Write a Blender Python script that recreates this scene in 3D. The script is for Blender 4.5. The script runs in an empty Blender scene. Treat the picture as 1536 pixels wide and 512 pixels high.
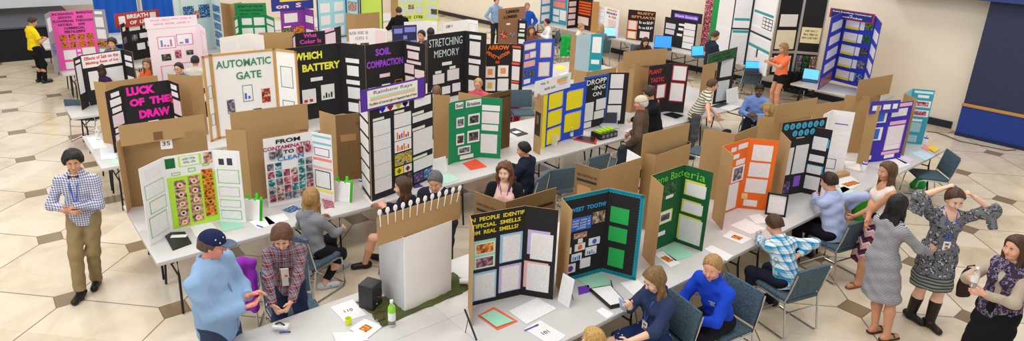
import bpy, bmesh, math, random
import numpy as np
from mathutils import Vector, Matrix
SC = bpy.context.scene
COL = SC.collection
PI = math.pi
D2R = PI / 180
random.seed(5)
# ---------------------------------------------------------------- camera
S = 1.3                      # one floor module in metres
FPX, CX, CY = 982.042, 724.641, 201.966
CAM = Vector((-0.33105, -8.06140, 4.30524))
def _rot(v): return Vector(((v[0] + v[1]) / 2**.5, (v[1] - v[0]) / 2**.5, v[2]))
CR = _rot((0.99175081, 0.12575274, 0.02483088))
CU = _rot((-0.06310414, 0.31037978, 0.94851582))
CF = _rot((-0.11157146, 0.94225827, -0.31575491))
cam_d = bpy.data.cameras.new('camera')
cam = bpy.data.objects.new('camera', cam_d)
COL.objects.link(cam)
m = Matrix.Identity(4)
for i in range(3):
    m[i][0], m[i][1], m[i][2], m[i][3] = CR[i], CU[i], -CF[i], CAM[i]
cam.matrix_world = m
cam_d.sensor_width = 36
cam_d.lens = FPX / 1536 * 36
cam_d.shift_x = (768 - CX) / 1536
cam_d.shift_y = -(256 - CY) / 1536
cam_d.clip_end = 200
SC.camera = cam
SC.view_settings.view_transform = 'Standard'
SC.view_settings.look = 'None'
SC.view_settings.gamma = 1
SC.view_settings.use_curve_mapping = False

def at(u, v, z=0.0):
    """the point of the plane z = const seen at u, v in the photograph"""
    d = CF + CR * ((u - CX) / FPX) - CU * ((v - CY) / FPX)
    t = (z - CAM.z) / d.z
    return Vector((CAM.x + d.x * t, CAM.y + d.y * t, z))

# ---------------------------------------------------------------- materials
def lin(h):
    if isinstance(h, (tuple, list)): return tuple(h)[:3] + (1,)
    h = h.lstrip('#')
    c = [int(h[i:i+2], 16) / 255 for i in (0, 2, 4)]
    return tuple((x / 12.92 if x <= .04045 else ((x + .055) / 1.055) ** 2.4) for x in c) + (1,)
PAL = dict(kraft='b39062', kraftd='a67a4c', white='f1eeee', black='1d1a1e', green='0e7a4a', dgreen='0d5c2c', teal='0f93a6',
           orange='f0701c', blue='1c3fae', royal='1b46c8', purple='5a2f9e', violet='7d3f98', pink='f05aa8', lime='b6e83c',
           yellow='f4dd2a', red='c8322c', grey='9a969c', lblue='9fd3e0', navy='1e2650', lilac='c9b4e6', mint='a3dcc0',
           cream='efe2b4', rose='f2c9c9', lgrey='cfcfd2', sky='3fb2d8', brown='6e4a30', hot='f41fb0', gold='e8a628',
           wood='c9995c', steel='a9abae', dgrey='3b3b40', tealb='1aa0b8', salmon='f58a78', lrose='f6d8dc')
MATS = {}
def nt(name):
    mt = bpy.data.materials.new(name); mt.use_nodes = True
    n = mt.node_tree.nodes; return mt, n, mt.node_tree.links, n['Principled BSDF']
def mat(col, rough=.6, metal=0, bump=0, scale=40, emit=0, spec=.4, alpha=1, var=.06):
    key = ('m', str(col), rough, metal, bump, scale, emit, alpha, var)
    if key in MATS: return MATS[key]
    mt, n, l, b = nt('surface_' + str(col).strip('#'))
    c = lin(PAL.get(col, col))
    b.inputs['Roughness'].default_value = rough
    b.inputs['Metallic'].default_value = metal
    b.inputs['Specular IOR Level'].default_value = spec
    tc = n.new('ShaderNodeTexCoord')
    ns = n.new('ShaderNodeTexNoise'); ns.inputs['Scale'].default_value = scale * .15; ns.inputs['Detail'].default_value = 3
    l.new(tc.outputs['Object'], ns.inputs['Vector'])
    mx = n.new('ShaderNodeMix'); mx.data_type = 'RGBA'
    mx.inputs[6].default_value = tuple(x * (1 - var) for x in c[:3]) + (1,)
    mx.inputs[7].default_value = tuple(min(1, x * (1 + var)) for x in c[:3]) + (1,)
    l.new(ns.outputs['Fac'], mx.inputs[0]); l.new(mx.outputs[2], b.inputs['Base Color'])
    if bump:
        n2 = n.new('ShaderNodeTexNoise'); n2.inputs['Scale'].default_value = scale; n2.inputs['Detail'].default_value = 4
        l.new(tc.outputs['Object'], n2.inputs['Vector'])
        bp = n.new('ShaderNodeBump'); bp.inputs['Strength'].default_value = bump; bp.inputs['Distance'].default_value = .01
        l.new(n2.outputs['Fac'], bp.inputs['Height']); l.new(bp.outputs['Normal'], b.inputs['Normal'])
    if emit:
        b.inputs['Emission Color'].default_value = c; b.inputs['Emission Strength'].default_value = emit
    if alpha < 1:
        b.inputs['Alpha'].default_value = alpha
    MATS[key] = mt
    return mt
def glass(col='ffffff', rough=.05):
    key = ('g', col)
    if key in MATS: return MATS[key]
    mt, n, l, b = nt('clear_plastic')
    b.inputs['Base Color'].default_value = lin(col)
    b.inputs['Roughness'].default_value = rough
    b.inputs['Transmission Weight'].default_value = .9
    b.inputs['IOR'].default_value = 1.33
    MATS[key] = mt; return mt
def M2(n, l, op, a, b=None, c=None):
    x = n.new('ShaderNodeMath'); x.operation = op
    for i, v in enumerate((a, b, c)):
        if v is None: continue
        if isinstance(v, (int, float)): x.inputs[i].default_value = v
        else: l.new(v, x.inputs[i])
    return x.outputs[0]
def page_mat(bg='white', ink='6a6a76', pitch=.015):
    """printed sheet: rows of text lines broken into words, laid out on the sheet's own UV in metres"""
    key = ('page', bg, ink, pitch)
    if key in MATS: return MATS[key]
    mt, n, l, b = nt('printed_sheet_' + str(bg))
    tc = n.new('ShaderNodeTexCoord'); sp = n.new('ShaderNodeSeparateXYZ'); l.new(tc.outputs['UV'], sp.inputs[0])
    fr = M2(n, l, 'FRACT', M2(n, l, 'DIVIDE', sp.outputs[1], pitch))
    row = M2(n, l, 'FLOOR', M2(n, l, 'DIVIDE', sp.outputs[1], pitch))
    cb = n.new('ShaderNodeCombineXYZ')
    l.new(M2(n, l, 'MULTIPLY', sp.outputs[0], 45), cb.inputs[0]); l.new(M2(n, l, 'MULTIPLY', row, 7.3), cb.inputs[1])
    oi = n.new('ShaderNodeObjectInfo'); l.new(M2(n, l, 'MULTIPLY', oi.outputs['Random'], 50), cb.inputs[2])
    ns = n.new('ShaderNodeTexNoise'); ns.inputs['Scale'].default_value = 1.0; ns.inputs['Detail'].default_value = 1
    l.new(cb.outputs[0], ns.inputs['Vector'])
    word = M2(n, l, 'GREATER_THAN', ns.outputs['Fac'], .43)
    ln = M2(n, l, 'LESS_THAN', fr, .38)
    f = M2(n, l, 'MULTIPLY', M2(n, l, 'MULTIPLY', word, ln), .2)
    mx = n.new('ShaderNodeMix'); mx.data_type = 'RGBA'
    mx.inputs[6].default_value = lin(PAL.get(bg, bg)); mx.inputs[7].default_value = lin(PAL.get(ink, ink))
    l.new(f, mx.inputs[0]); l.new(mx.outputs[2], b.inputs['Base Color'])
    b.inputs['Roughness'].default_value = .55
    MATS[key] = mt; return mt
PH = dict(dark=('1c1a1c', '4a4038', '8d8a88'), orange=('5a2a10', 'd9721d', 'f6c050'), green=('1d3d1c', '4c7a2a', 'b9b64a'),
          pink=('4a1d28', 'b8566a', 'e7b8b8'), blue=('14305c', '2e6aa8', 'b5cfe0'), grey=('3a3a44', '77737e', 'b8b2bc'),
          marigold=('251a10', 'e08a12', '7a3a10'), red=('501414', 'b83a2a', 'd8c0a8'), multi=('2040a0', 'd8d020', 'c02020'),
          camo=('0c1a0e', '1f5a2c', '4a8a4a'), skin=('3a2a2a', 'a8806a', 'e4d4d0'), dish=('4a4a58', 'c98a72', 'f0c8a8'),
          teal=('18464e', '2a8a90', 'c8dcd8'), violet=('20121e', '4a2a78', '9a80b8'), flora=('22301c', '8a4a60', 'c9a0b0'))
def photo_mat(kind):
    key = ('photo', kind)
    if key in MATS: return MATS[key]
    mt, n, l, b = nt('photo_print_' + kind)
    tc = n.new('ShaderNodeTexCoord'); oi = n.new('ShaderNodeObjectInfo')
    ad = n.new('ShaderNodeVectorMath'); ad.operation = 'ADD'
    l.new(tc.outputs['UV'], ad.inputs[0])
    cb = n.new('ShaderNodeCombineXYZ'); l.new(M2(n, l, 'MULTIPLY', oi.outputs['Random'], 91), cb.inputs[0]); l.new(cb.outputs[0], ad.inputs[1])
    ns = n.new('ShaderNodeTexNoise'); ns.inputs['Scale'].default_value = 22; ns.inputs['Detail'].default_value = 2.5
    l.new(ad.outputs[0], ns.inputs['Vector'])
    cr = n.new('ShaderNodeValToRGB'); cr.color_ramp.interpolation = 'LINEAR'
    e = cr.color_ramp.elements; c = PH[kind]
    e[0].position = .38; e[0].color = lin(c[0]); e[1].position = .66; e[1].color = lin(c[2])
    k = e.new(.52); k.color = lin(c[1])
    l.new(ns.outputs['Fac'], cr.inputs[0]); l.new(cr.outputs[0], b.inputs['Base Color'])
    b.inputs['Roughness'].default_value = .35
    MATS[key] = mt; return mt

# ---------------------------------------------------------------- mesh helpers
class MB:
    def __init__(s): s.v = []; s.f = []; s.mi = []; s.uv = []
    def face(s, pts, mi=0, uv=None):
        b = len(s.v); s.v += [tuple(p) for p in pts]; s.f.append(tuple(range(b, b + len(pts)))); s.mi.append(mi)
        s.uv.append(uv or [(0, 0)] * len(pts))
    def box(s, a, b, mi=0, front=None, M=None):
        """axis box a..b; the face towards -y may take another slot"""
        x0, y0, z0 = a; x1, y1, z1 = b
        P = [(x0,y0,z0),(x1,y0,z0),(x1,y1,z0),(x0,y1,z0),(x0,y0,z1),(x1,y0,z1),(x1,y1,z1),(x0,y1,z1)]
        if M is not None: P = [tuple(M @ Vector(p)) for p in P]
        F = [(0,1,5,4),(1,2,6,5),(2,3,7,6),(3,0,4,7),(4,5,6,7),(3,2,1,0)]
        for i, q in enumerate(F):
            uv = [(x0, -z0), (x1, -z0), (x1, -z1), (x0, -z1)] if i == 0 else ([(x0, y0), (x1, y0), (x1, y1), (x0, y1)] if i == 4 else None)
            s.face([P[k] for k in q], (front if (front is not None and i == 0) else mi), uv)
    def tube(s, pts, r, n=8, mi=0, closed=False):
        pts = [Vector(p) for p in pts]; rings = []
        N = len(pts)
        for i, p in enumerate(pts):
            a = pts[i-1] if i else p; b = pts[i+1] if i < N-1 else p
            d = (b - a)
            d = d.normalized() if d.length > 1e-9 else Vector((0,0,1))
            x = d.cross(Vector((0,0,1)))
            if x.length < .02: x = d.cross(Vector((0,1,0)))
            x.normalize(); y = d.cross(x)
            rr = r[i] if isinstance(r, (list, tuple)) else r
            rings.append([p + x*math.cos(2*PI*k/n)*rr + y*math.sin(2*PI*k/n)*rr for k in range(n)])
        base = len(s.v)
        for g in rings: s.v += [tuple(q) for q in g]
        for i in range(N-1):
            for k in range(n):
                k2 = (k+1) % n
                s.f.append((base+i*n+k, base+(i+1)*n+k, base+(i+1)*n+k2, base+i*n+k2)); s.mi.append(mi); s.uv.append([(0,0)]*4)
        s.f.append(tuple(base+k for k in range(n))); s.mi.append(mi); s.uv.append([(0,0)]*n)
        s.f.append(tuple(base+(N-1)*n+k for k in reversed(range(n)))); s.mi.append(mi); s.uv.append([(0,0)]*n)
    def lathe(s, prof, c=(0,0,0), n=20, mi=0, M=None):
        base = len(s.v); c = Vector(c)
        for r, z in prof:
            for k in range(n):
                p = Vector((r*math.cos(2*PI*k/n), r*math.sin(2*PI*k/n), z))
                if M is not None: p = M @ p
                s.v.append(tuple(p + c))
        for i in range(len(prof)-1):
            for k in range(n):
                k2 = (k+1) % n
                s.f.append((base+i*n+k, base+i*n+k2, base+(i+1)*n+k2, base+(i+1)*n+k)); s.mi.append(mi); s.uv.append([(0,0)]*4)
        s.f.append(tuple(base+k for k in reversed(range(n)))); s.mi.append(mi); s.uv.append([(0,0)]*n)
        s.f.append(tuple(base+(len(prof)-1)*n+k for k in range(n))); s.mi.append(mi); s.uv.append([(0,0)]*n)
    def ball(s, c, r, n=14, mi=0, M=None):
        r = r if isinstance(r, (tuple, list)) else (r, r, r)
        k = n // 2; prof = []
        base = len(s.v)
        for i in range(1, k):
            a = PI * i / k - PI/2
            for j in range(n):
                p = Vector((r[0]*math.cos(a)*math.cos(2*PI*j/n), r[1]*math.cos(a)*math.sin(2*PI*j/n), r[2]*math.sin(a)))
                if M is not None: p = M @ p
                s.v.append(tuple(p + Vector(c)))
        for sg in (-1, 1):
            p = Vector((0, 0, sg*r[2]))
            if M is not None: p = M @ p
            s.v.append(tuple(p + Vector(c)))
        lo, hi = len(s.v)-2, len(s.v)-1
        for i in range(k-2):
            for j in range(n):
                j2 = (j+1) % n
                s.f.append((base+i*n+j, base+i*n+j2, base+(i+1)*n+j2, base+(i+1)*n+j)); s.mi.append(mi); s.uv.append([(0,0)]*4)
        for j in range(n):
            j2 = (j+1) % n
            s.f.append((lo, base+j2, base+j)); s.mi.append(mi); s.uv.append([(0,0)]*3)
            s.f.append((hi, base+(k-2)*n+j, base+(k-2)*n+j2)); s.mi.append(mi); s.uv.append([(0,0)]*3)
    def build(s, name, mats, parent=None, loc=(0,0,0), rot=(0,0,0), smooth=False, bevel=0, label=None):
        me = bpy.data.meshes.new(name); me.from_pydata(s.v, [], s.f)
        uvl = me.uv_layers.new(name='UVMap')
        uvl.data.foreach_set('uv', [c for f in s.uv for q in f for c in q])
        if not isinstance(mats, (list, tuple)): mats = [mats]
        for q in mats: me.materials.append(q)
        me.polygons.foreach_set('material_index', s.mi)
        if smooth: me.polygons.foreach_set('use_smooth', [True]*len(s.f))
        me.update()
        o = bpy.data.objects.new(name, me); COL.objects.link(o)
        if parent is not None: o.parent = parent
        o.location = loc; o.rotation_euler = rot
        if bevel:
            bm = bmesh.new(); bm.from_mesh(me); bmesh.ops.remove_doubles(bm, verts=bm.verts, dist=1e-5)
            bmesh.ops.bevel(bm, geom=bm.edges[:], offset=bevel, segments=2, affect='EDGES', profile=.6)
            bm.to_mesh(me); bm.free()
        if smooth or bevel:
            try: me.set_sharp_from_angle(angle=.7)
            except Exception: pass
        if label: o['label'] = label
        return o
def tag(o, label, cat, group=None, kind=None):
    o['label'] = label; o['category'] = cat
    if group: o['group'] = group
    if kind: o['kind'] = kind
    return o
def empty(name, loc, rz=0, label=None, cat=None, group=None):
    o = bpy.data.objects.new(name, None); COL.objects.link(o); o.location = loc; o.rotation_euler = (0, 0, rz)
    o.empty_display_size = .1
    if label: tag(o, label, cat, group)
    return o
def struct(o): o['kind'] = 'structure'; return o
def dup(root, loc, rz, label, group=None):
    def cp(o, par):
        c = o.copy(); COL.objects.link(c)
        if par is not None: c.parent = par; c.matrix_parent_inverse = o.matrix_parent_inverse.copy()
        for ch in [q for q in KIDS.get(o.name, [])]: cp(ch, c)
        return c
    if root.name not in KIDS:
        def reg(o):
            KIDS[o.name] = [q for q in bpy.data.objects if q.parent == o]
            for q in KIDS[o.name]: reg(q)
        reg(root)
    c = cp(root, None); c.location = loc; c.rotation_euler = (0, 0, rz); c['label'] = label
    if group: c['group'] = group
    return c
KIDS = {}
TXT = {}
def text_mesh(s, h, maxw=None, bold=.02, shear=0):
    key = (s, bold, shear)
    if key not in TXT:
        cu = bpy.data.curves.new('lettering', 'FONT'); cu.body = s; cu.size = 1; cu.offset = bold; cu.resolution_u = 2; cu.shear = shear
        cu.extrude = .01
        o = bpy.data.objects.new('tmp', cu); COL.objects.link(o)
        dg = bpy.context.evaluated_depsgraph_get()
        me = bpy.data.meshes.new_from_object(o.evaluated_get(dg))
        bpy.data.objects.remove(o); bpy.data.curves.remove(cu)
        co = np.empty(len(me.vertices)*3); me.vertices.foreach_get('co', co); TXT[key] = (me, co.reshape(-1, 3))
    me0, co = TXT[key]
    me = me0.copy(); me.name = 'lettering'
    c = co.copy()
    if not len(c): return me
    lo, hi = c.min(0), c.max(0)
    sc = h / max(hi[1]-lo[1], 1e-6); sx = sc
    if maxw: sx = maxw / max(hi[0]-lo[0], 1e-6)
    out = np.empty_like(c)
    out[:, 0] = (c[:, 0] - (lo[0]+hi[0])/2) * sx
    out[:, 2] = (c[:, 1] - (lo[1]+hi[1])/2) * sc
    out[:, 1] = -c[:, 2] * .1
    me.vertices.foreach_set('co', out.ravel()); me.update()
    return me
# ---------------------------------------------------------------- room
def floor_mat():
    mt, n, l, b = nt('octagon_marble_tile')
    tc = n.new('ShaderNodeTexCoord'); sp = n.new('ShaderNodeSeparateXYZ'); l.new(tc.outputs['Object'], sp.inputs[0])
    k = 1 / (S * 2**.5)
    X = M2(n, l, 'MULTIPLY', M2(n, l, 'SUBTRACT', sp.outputs[0], sp.outputs[1]), k)
    Y = M2(n, l, 'MULTIPLY', M2(n, l, 'ADD', sp.outputs[0], sp.outputs[1]), k)
    def cell(v): return M2(n, l, 'ABSOLUTE', M2(n, l, 'SUBTRACT', M2(n, l, 'FRACT', M2(n, l, 'ADD', v, .5)), .5))
    ax, ay = cell(X), cell(Y)
    sm = M2(n, l, 'ADD', ax, ay)
    dot = M2(n, l, 'LESS_THAN', sm, .152)
    line = M2(n, l, 'LESS_THAN', M2(n, l, 'MINIMUM', ax, ay), .0062)
    ring = M2(n, l, 'LESS_THAN', M2(n, l, 'ABSOLUTE', M2(n, l, 'SUBTRACT', sm, .152)), .006)
    line = M2(n, l, 'MAXIMUM', M2(n, l, 'MULTIPLY', line, M2(n, l, 'GREATER_THAN', sm, .152)), ring)
    # faint joints of the quarters inside each octagon
    half = M2(n, l, 'LESS_THAN', M2(n, l, 'MINIMUM', M2(n, l, 'ABSOLUTE', M2(n, l, 'SUBTRACT', ax, .5)), M2(n, l, 'ABSOLUTE', M2(n, l, 'SUBTRACT', ay, .5))), .0025)
    cb = n.new('ShaderNodeCombineXYZ')
    l.new(M2(n, l, 'FLOOR', M2(n, l, 'MULTIPLY', X, 2)), cb.inputs[0]); l.new(M2(n, l, 'FLOOR', M2(n, l, 'MULTIPLY', Y, 2)), cb.inputs[1])
    wn = n.new('ShaderNodeTexWhiteNoise'); wn.noise_dimensions = '2D'; l.new(cb.outputs[0], wn.inputs['Vector'])
    ns = n.new('ShaderNodeTexNoise'); ns.inputs['Scale'].default_value = 1.6; ns.inputs['Detail'].default_value = 8; ns.inputs['Roughness'].default_value = .62
    ns.inputs['Distortion'].default_value = .6
    l.new(tc.outputs['Object'], ns.inputs['Vector'])
    fac = M2(n, l, 'ADD', M2(n, l, 'MULTIPLY', ns.outputs['Fac'], 1.1), M2(n, l, 'MULTIPLY', M2(n, l, 'SUBTRACT', wn.outputs['Value'], .5), .28))
    cr = n.new('ShaderNodeValToRGB'); e = cr.color_ramp.elements
    e[0].position = .2; e[0].color = lin('c4b194'); e[1].position = .85; e[1].color = lin('e8dcc8')
    k2 = e.new(.55); k2.color = lin('dccdb5')
    l.new(fac, cr.inputs[0])
    def mixc(f, a, c):
        x = n.new('ShaderNodeMix'); x.data_type = 'RGBA'
        l.new(f, x.inputs[0])
        if isinstance(a, tuple): x.inputs[6].default_value = a
        else: l.new(a, x.inputs[6])
        if isinstance(c, tuple): x.inputs[7].default_value = c
        else: l.new(c, x.inputs[7])
        return x.outputs[2]
    br = n.new('ShaderNodeValToRGB'); br.color_ramp.elements[0].color = lin('80694c'); br.color_ramp.elements[1].color = lin('9a866a')
    l.new(ns.outputs['Fac'], br.inputs[0])
    c = mixc(M2(n, l, 'MULTIPLY', half, .22), cr.outputs[0], lin('a8977c'))
    c = mixc(dot, c, br.outputs[0])
    c = mixc(M2(n, l, 'MULTIPLY', line, .85), c, lin('6d5a48'))
    l.new(c, b.inputs['Base Color'])
    rr = M2(n, l, 'ADD', M2(n, l, 'MULTIPLY', ns.outputs['Fac'], .12), .1)
    l.new(rr, b.inputs['Roughness'])
    b.inputs['Specular IOR Level'].default_value = .45
    return mt
mb = MB(); mb.box((-14, -14, -.05), (17.0, 24, 0)); struct(mb.build('floor', floor_mat()))
WALL = mat('f3e9d8', .8, bump=.05, scale=8, var=.03)
mb = MB(); mb.box((16.85, -13, 0), (17.05, 24, 5.2)); struct(mb.build('wall_right', WALL))
mb = MB(); mb.box((-14, 19.6, 0), (17.0, 19.8, 5.2)); struct(mb.build('wall_back', WALL))
BB = mat('22242c', .4)
mb = MB(); mb.box((16.80, -3.45, 0), (16.85, 19.6, .16)); struct(mb.build('baseboard_right', BB))
mb = MB(); mb.box((16.80, -13, 0), (16.85, -4.95, .16)); struct(mb.build('baseboard_right', BB))
# ---------------------------------------------------------------- bodies grown from a distance field
F32 = np.float32
class Field:
    def __init__(s, lo, hi, h):
        s.h = h; s.lo = np.array(lo, F32); s.n = (np.ceil((np.array(hi) - s.lo) / h).astype(int) + 2)
        s.v = np.full(s.n, .08, F32)
        s.ax = [s.lo[i] + h * np.arange(s.n[i], dtype=F32) for i in range(3)]
    def _sl(s, lo, hi):
        a = np.clip(np.floor((np.array(lo) - s.lo) / s.h).astype(int), 0, s.n); b = np.clip(np.ceil((np.array(hi) - s.lo) / s.h).astype(int) + 1, 0, s.n)
        return tuple(slice(int(a[i]), int(b[i])) for i in range(3))
    def _pts(s, sl):
        return np.stack(np.meshgrid(s.ax[0][sl[0]], s.ax[1][sl[1]], s.ax[2][sl[2]], indexing='ij'), -1)
    def add(s, pr, k=.02, sub=False, inf=0.0):
        lo, hi = pr.bb; mg = .05 + k + inf
        sl = s._sl(np.array(lo) - mg, np.array(hi) + mg)
        if any(q.stop <= q.start for q in sl): return
        d = pr(s._pts(sl)) - inf
        a = s.v[sl]
        if sub: d = -d; h_ = np.maximum(k - np.abs(a - d), 0) / max(k, 1e-6); s.v[sl] = np.maximum(a, d) + h_ * h_ * k / 4
        else: h_ = np.maximum(k - np.abs(a - d), 0) / max(k, 1e-6); s.v[sl] = np.minimum(a, d) - h_ * h_ * k / 4
    def clip(s, n, c):
        """keep the side n.p < c"""
        X = s.ax[0][:, None, None]*n[0] + s.ax[1][None, :, None]*n[1] + s.ax[2][None, None, :]*n[2] - c
        s.v = np.maximum(s.v, X.astype(F32))
    def mesh(s):
        v = s.v; n = s.n; ins = v < 0
        cs = np.zeros(tuple(n - 1) + (3,), F32); cn = np.zeros(tuple(n - 1), np.int16)
        edges = []
        for a in range(3):
            s0 = [slice(None)]*3; s1 = [slice(None)]*3; s0[a] = slice(0, -1); s1[a] = slice(1, None)
            A = ins[tuple(s0)]; B = ins[tuple(s1)]
            idx = np.argwhere(A != B)
            if not len(idx): continue
            i1 = idx.copy(); i1[:, a] += 1
            va = v[tuple(idx.T)]; vb = v[tuple(i1.T)]
            t = va / (va - vb)
            P = idx.astype(F32); P[:, a] += t
            b, c = (a + 1) % 3, (a + 2) % 3
            ok = (idx[:, b] > 0) & (idx[:, c] > 0) & (idx[:, b] < n[b]-1) & (idx[:, c] < n[c]-1)
            idx, P = idx[ok], P[ok]; fl = A[tuple(idx.T)]
            q = []
            for db, dc in ((1, 1), (0, 1), (0, 0), (1, 0)):
                j = idx.copy(); j[:, b] -= db; j[:, c] -= dc
                q.append(j); np.add.at(cs, tuple(j.T), P); np.add.at(cn, tuple(j.T), 1)
            edges.append((q, fl))
        act = cn > 0; ids = np.full(cn.shape, -1, np.int64); ids[act] = np.arange(act.sum())
        V = cs[act] / cn[act][:, None] * s.h + s.lo
        Q = []
        for q, fl in edges:
            f = np.stack([ids[tuple(j.T)] for j in q], 1)
            f[~fl] = f[~fl][:, ::-1]; Q.append(f)
        return V, (np.concatenate(Q) if Q else np.zeros((0, 4), int))
def np3(p): return np.array([p[0], p[1], p[2]], F32)
class Cone:
    """tapered limb a -> b, optionally thinned along n by q, optionally cut square at its ends"""
    def __init__(s, a, b, ra, rb, n=None, q=1, cut=0, cuta=0):
        s.a, s.b, s.ra, s.rb, s.n, s.q, s.cut, s.cuta = np3(a), np3(b), ra, rb, (np3(n) if n is not None else None), q, cut, cuta
        r = max(ra, rb) * max(1, q); s.bb = (np.minimum(s.a, s.b) - r, np.maximum(s.a, s.b) + r)
    def __call__(s, P):
        p = P - s.a; ba = s.b - s.a; L2 = float(ba @ ba) + 1e-9
        if s.n is not None:
            d = (p @ s.n)[..., None]; bn = float(ba @ s.n)
            t0 = np.clip((p @ ba) / L2, 0, 1)
            p = p + s.n * (d - t0[..., None]*bn) * (1 / s.q - 1)
        t = np.clip((p @ ba) / L2, 0, 1)
        w = p - t[..., None] * ba
        d = np.sqrt((w * w).sum(-1)) - (s.ra + (s.rb - s.ra) * t)
        if s.n is not None: d = d * (.5 + .5*s.q)
        if s.cut:
            u = ba / L2**.5; d = np.maximum(d, (P - s.b) @ u)
        if s.cuta:
            u = ba / L2**.5; d = np.maximum(d, -((P - s.a) @ u))
        return d
class Ell:
    def __init__(s, c, r, R=None):
        s.c, s.r, s.R = np3(c), np3(r), R; m_ = float(max(r)); s.bb = (s.c - m_, s.c + m_)
    def __call__(s, P):
        p = P - s.c
        if s.R is not None: p = p @ s.R
        q = p / s.r; k0 = np.sqrt((q*q).sum(-1)); q2 = p / (s.r*s.r); k1 = np.sqrt((q2*q2).sum(-1)) + 1e-6
        return k0 * (k0 - 1) / k1
def arr_mesh(name, V, Q, mats, parent, smooth=True):
    me = bpy.data.meshes.new(name)
    me.vertices.add(len(V)); me.vertices.foreach_set('co', V.astype(F32).ravel())
    me.loops.add(len(Q)*4); me.loops.foreach_set('vertex_index', Q.astype(np.int32).ravel())
    me.polygons.add(len(Q)); me.polygons.foreach_set('loop_start', np.arange(0, len(Q)*4, 4, dtype=np.int32))
    me.polygons.foreach_set('use_smooth', np.ones(len(Q), bool))
    me.update(calc_edges=True)
    for q in (mats if isinstance(mats, (list, tuple)) else [mats]): me.materials.append(q)
    o = bpy.data.objects.new(name, me); COL.objects.link(o)
    if parent is not None: o.parent = parent
    return o
def V3(*a): return Vector(a)
def ik(s, t, l1, l2, hint):
    d = t - s; L = min(d.length, (l1 + l2) * .995); u = d.normalized()
    t2 = s + u * L
    x = (l1*l1 - l2*l2 + L*L) / (2*L); y = max(l1*l1 - x*x, 0)**.5
    hv = hint - u * hint.dot(u); hv.normalize()
    return s + u*x + hv*y, t2
# ---------------------------------------------------------------- cloth patterns
def pattern(kind, *c):
    key = ('pat', kind) + c
    if key in MATS: return MATS[key]
    mt, n, l, b = nt('cloth_' + kind)
    tc = n.new('ShaderNodeTexCoord'); sp = n.new('ShaderNodeSeparateXYZ'); l.new(tc.outputs['Object'], sp.inputs[0])
    X, Y, Z = sp.outputs
    cols = [lin(PAL.get(q, q)) for q in c if isinstance(q, str)]
    def mixc(f, a, d):
        x = n.new('ShaderNodeMix'); x.data_type = 'RGBA'
        if isinstance(f, (int, float)): x.inputs[0].default_value = f
        else: l.new(f, x.inputs[0])
        for i, v in ((6, a), (7, d)):
            if isinstance(v, tuple): x.inputs[i].default_value = v
            else: l.new(v, x.inputs[i])
        return x.outputs[2]
    def band(v, p, w, off=0.0):
        return M2(n, l, 'LESS_THAN', M2(n, l, 'FRACT', M2(n, l, 'ADD', M2(n, l, 'DIVIDE', v, p), off)), w)
    D = M2(n, l, 'SUBTRACT', Y, M2(n, l, 'MULTIPLY', X, .6))
    if kind == 'check':      # fine gingham
        f = M2(n, l, 'MULTIPLY', M2(n, l, 'ADD', band(Z, .026, .5), band(D, .026, .5)), .5)
        c_ = mixc(f, cols[0], cols[1])
    elif kind == 'plaid':
        a = M2(n, l, 'MULTIPLY', M2(n, l, 'ADD', band(Z, .078, .5), band(D, .078, .5)), .5)
        c_ = mixc(a, cols[0], cols[1])
        c_ = mixc(M2(n, l, 'MULTIPLY', M2(n, l, 'MAXIMUM', band(Z, .078, .1, .2), band(D, .078, .1, .2)), .6), c_, cols[2])
        c_ = mixc(M2(n, l, 'MULTIPLY', M2(n, l, 'MAXIMUM', band(Z, .078, .06, .7), band(D, .078, .06, .7)), .5), c_, cols[3])
    elif kind == 'stripe':
        c_ = mixc(band(Z, float(c[2]) if len(c) > 2 and isinstance(c[2], float) else .022, .45), cols[0], cols[1])
    elif kind == 'vstripe':
        c_ = mixc(band(D, .014, .3), cols[0], cols[1])
    elif kind == 'chevron':
        zz = M2(n, l, 'ADD', Z, M2(n, l, 'MULTIPLY', M2(n, l, 'ABSOLUTE', M2(n, l, 'SUBTRACT', M2(n, l, 'FRACT', M2(n, l, 'DIVIDE', D, .16)), .5)), .11))
        c_ = mixc(band(zz, .16, .5), cols[0], cols[1]); c_ = mixc(band(zz, .16, .12, .1), c_, cols[2]); c_ = mixc(band(zz, .16, .12, .7), c_, cols[3])
    elif kind in ('dots', 'floral', 'mottle'):
        vo = n.new('ShaderNodeTexVoronoi'); vo.inputs['Scale'].default_value = {'dots': 22, 'floral': 16, 'mottle': 30}[kind]
        l.new(tc.outputs['Object'], vo.inputs['Vector'])
        if kind == 'dots': c_ = mixc(M2(n, l, 'LESS_THAN', vo.outputs['Distance'], .16), cols[0], cols[1])
        else:
            ns = n.new('ShaderNodeTexNoise'); ns.inputs['Scale'].default_value = 26; ns.inputs['Detail'].default_value = 3; l.new(tc.outputs['Object'], ns.inputs['Vector'])
            c_ = mixc(M2(n, l, 'GREATER_THAN', ns.outputs['Fac'], .52), cols[0], cols[1])
            c_ = mixc(M2(n, l, 'GREATER_THAN', ns.outputs['Fac'], .6), c_, cols[2])
    l.new(c_, b.inputs['Base Color']); b.inputs['Roughness'].default_value = .85; b.inputs['Specular IOR Level'].default_value = .2
    n2 = n.new('ShaderNodeTexNoise'); n2.inputs['Scale'].default_value = 9; n2.inputs['Detail'].default_value = 3
    l.new(tc.outputs['Object'], n2.inputs['Vector'])
    bp = n.new('ShaderNodeBump'); bp.inputs['Strength'].default_value = .5; bp.inputs['Distance'].default_value = .03
    l.new(n2.outputs['Fac'], bp.inputs['Height']); l.new(bp.outputs['Normal'], b.inputs['Normal'])
    MATS[key] = mt; return mt
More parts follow.
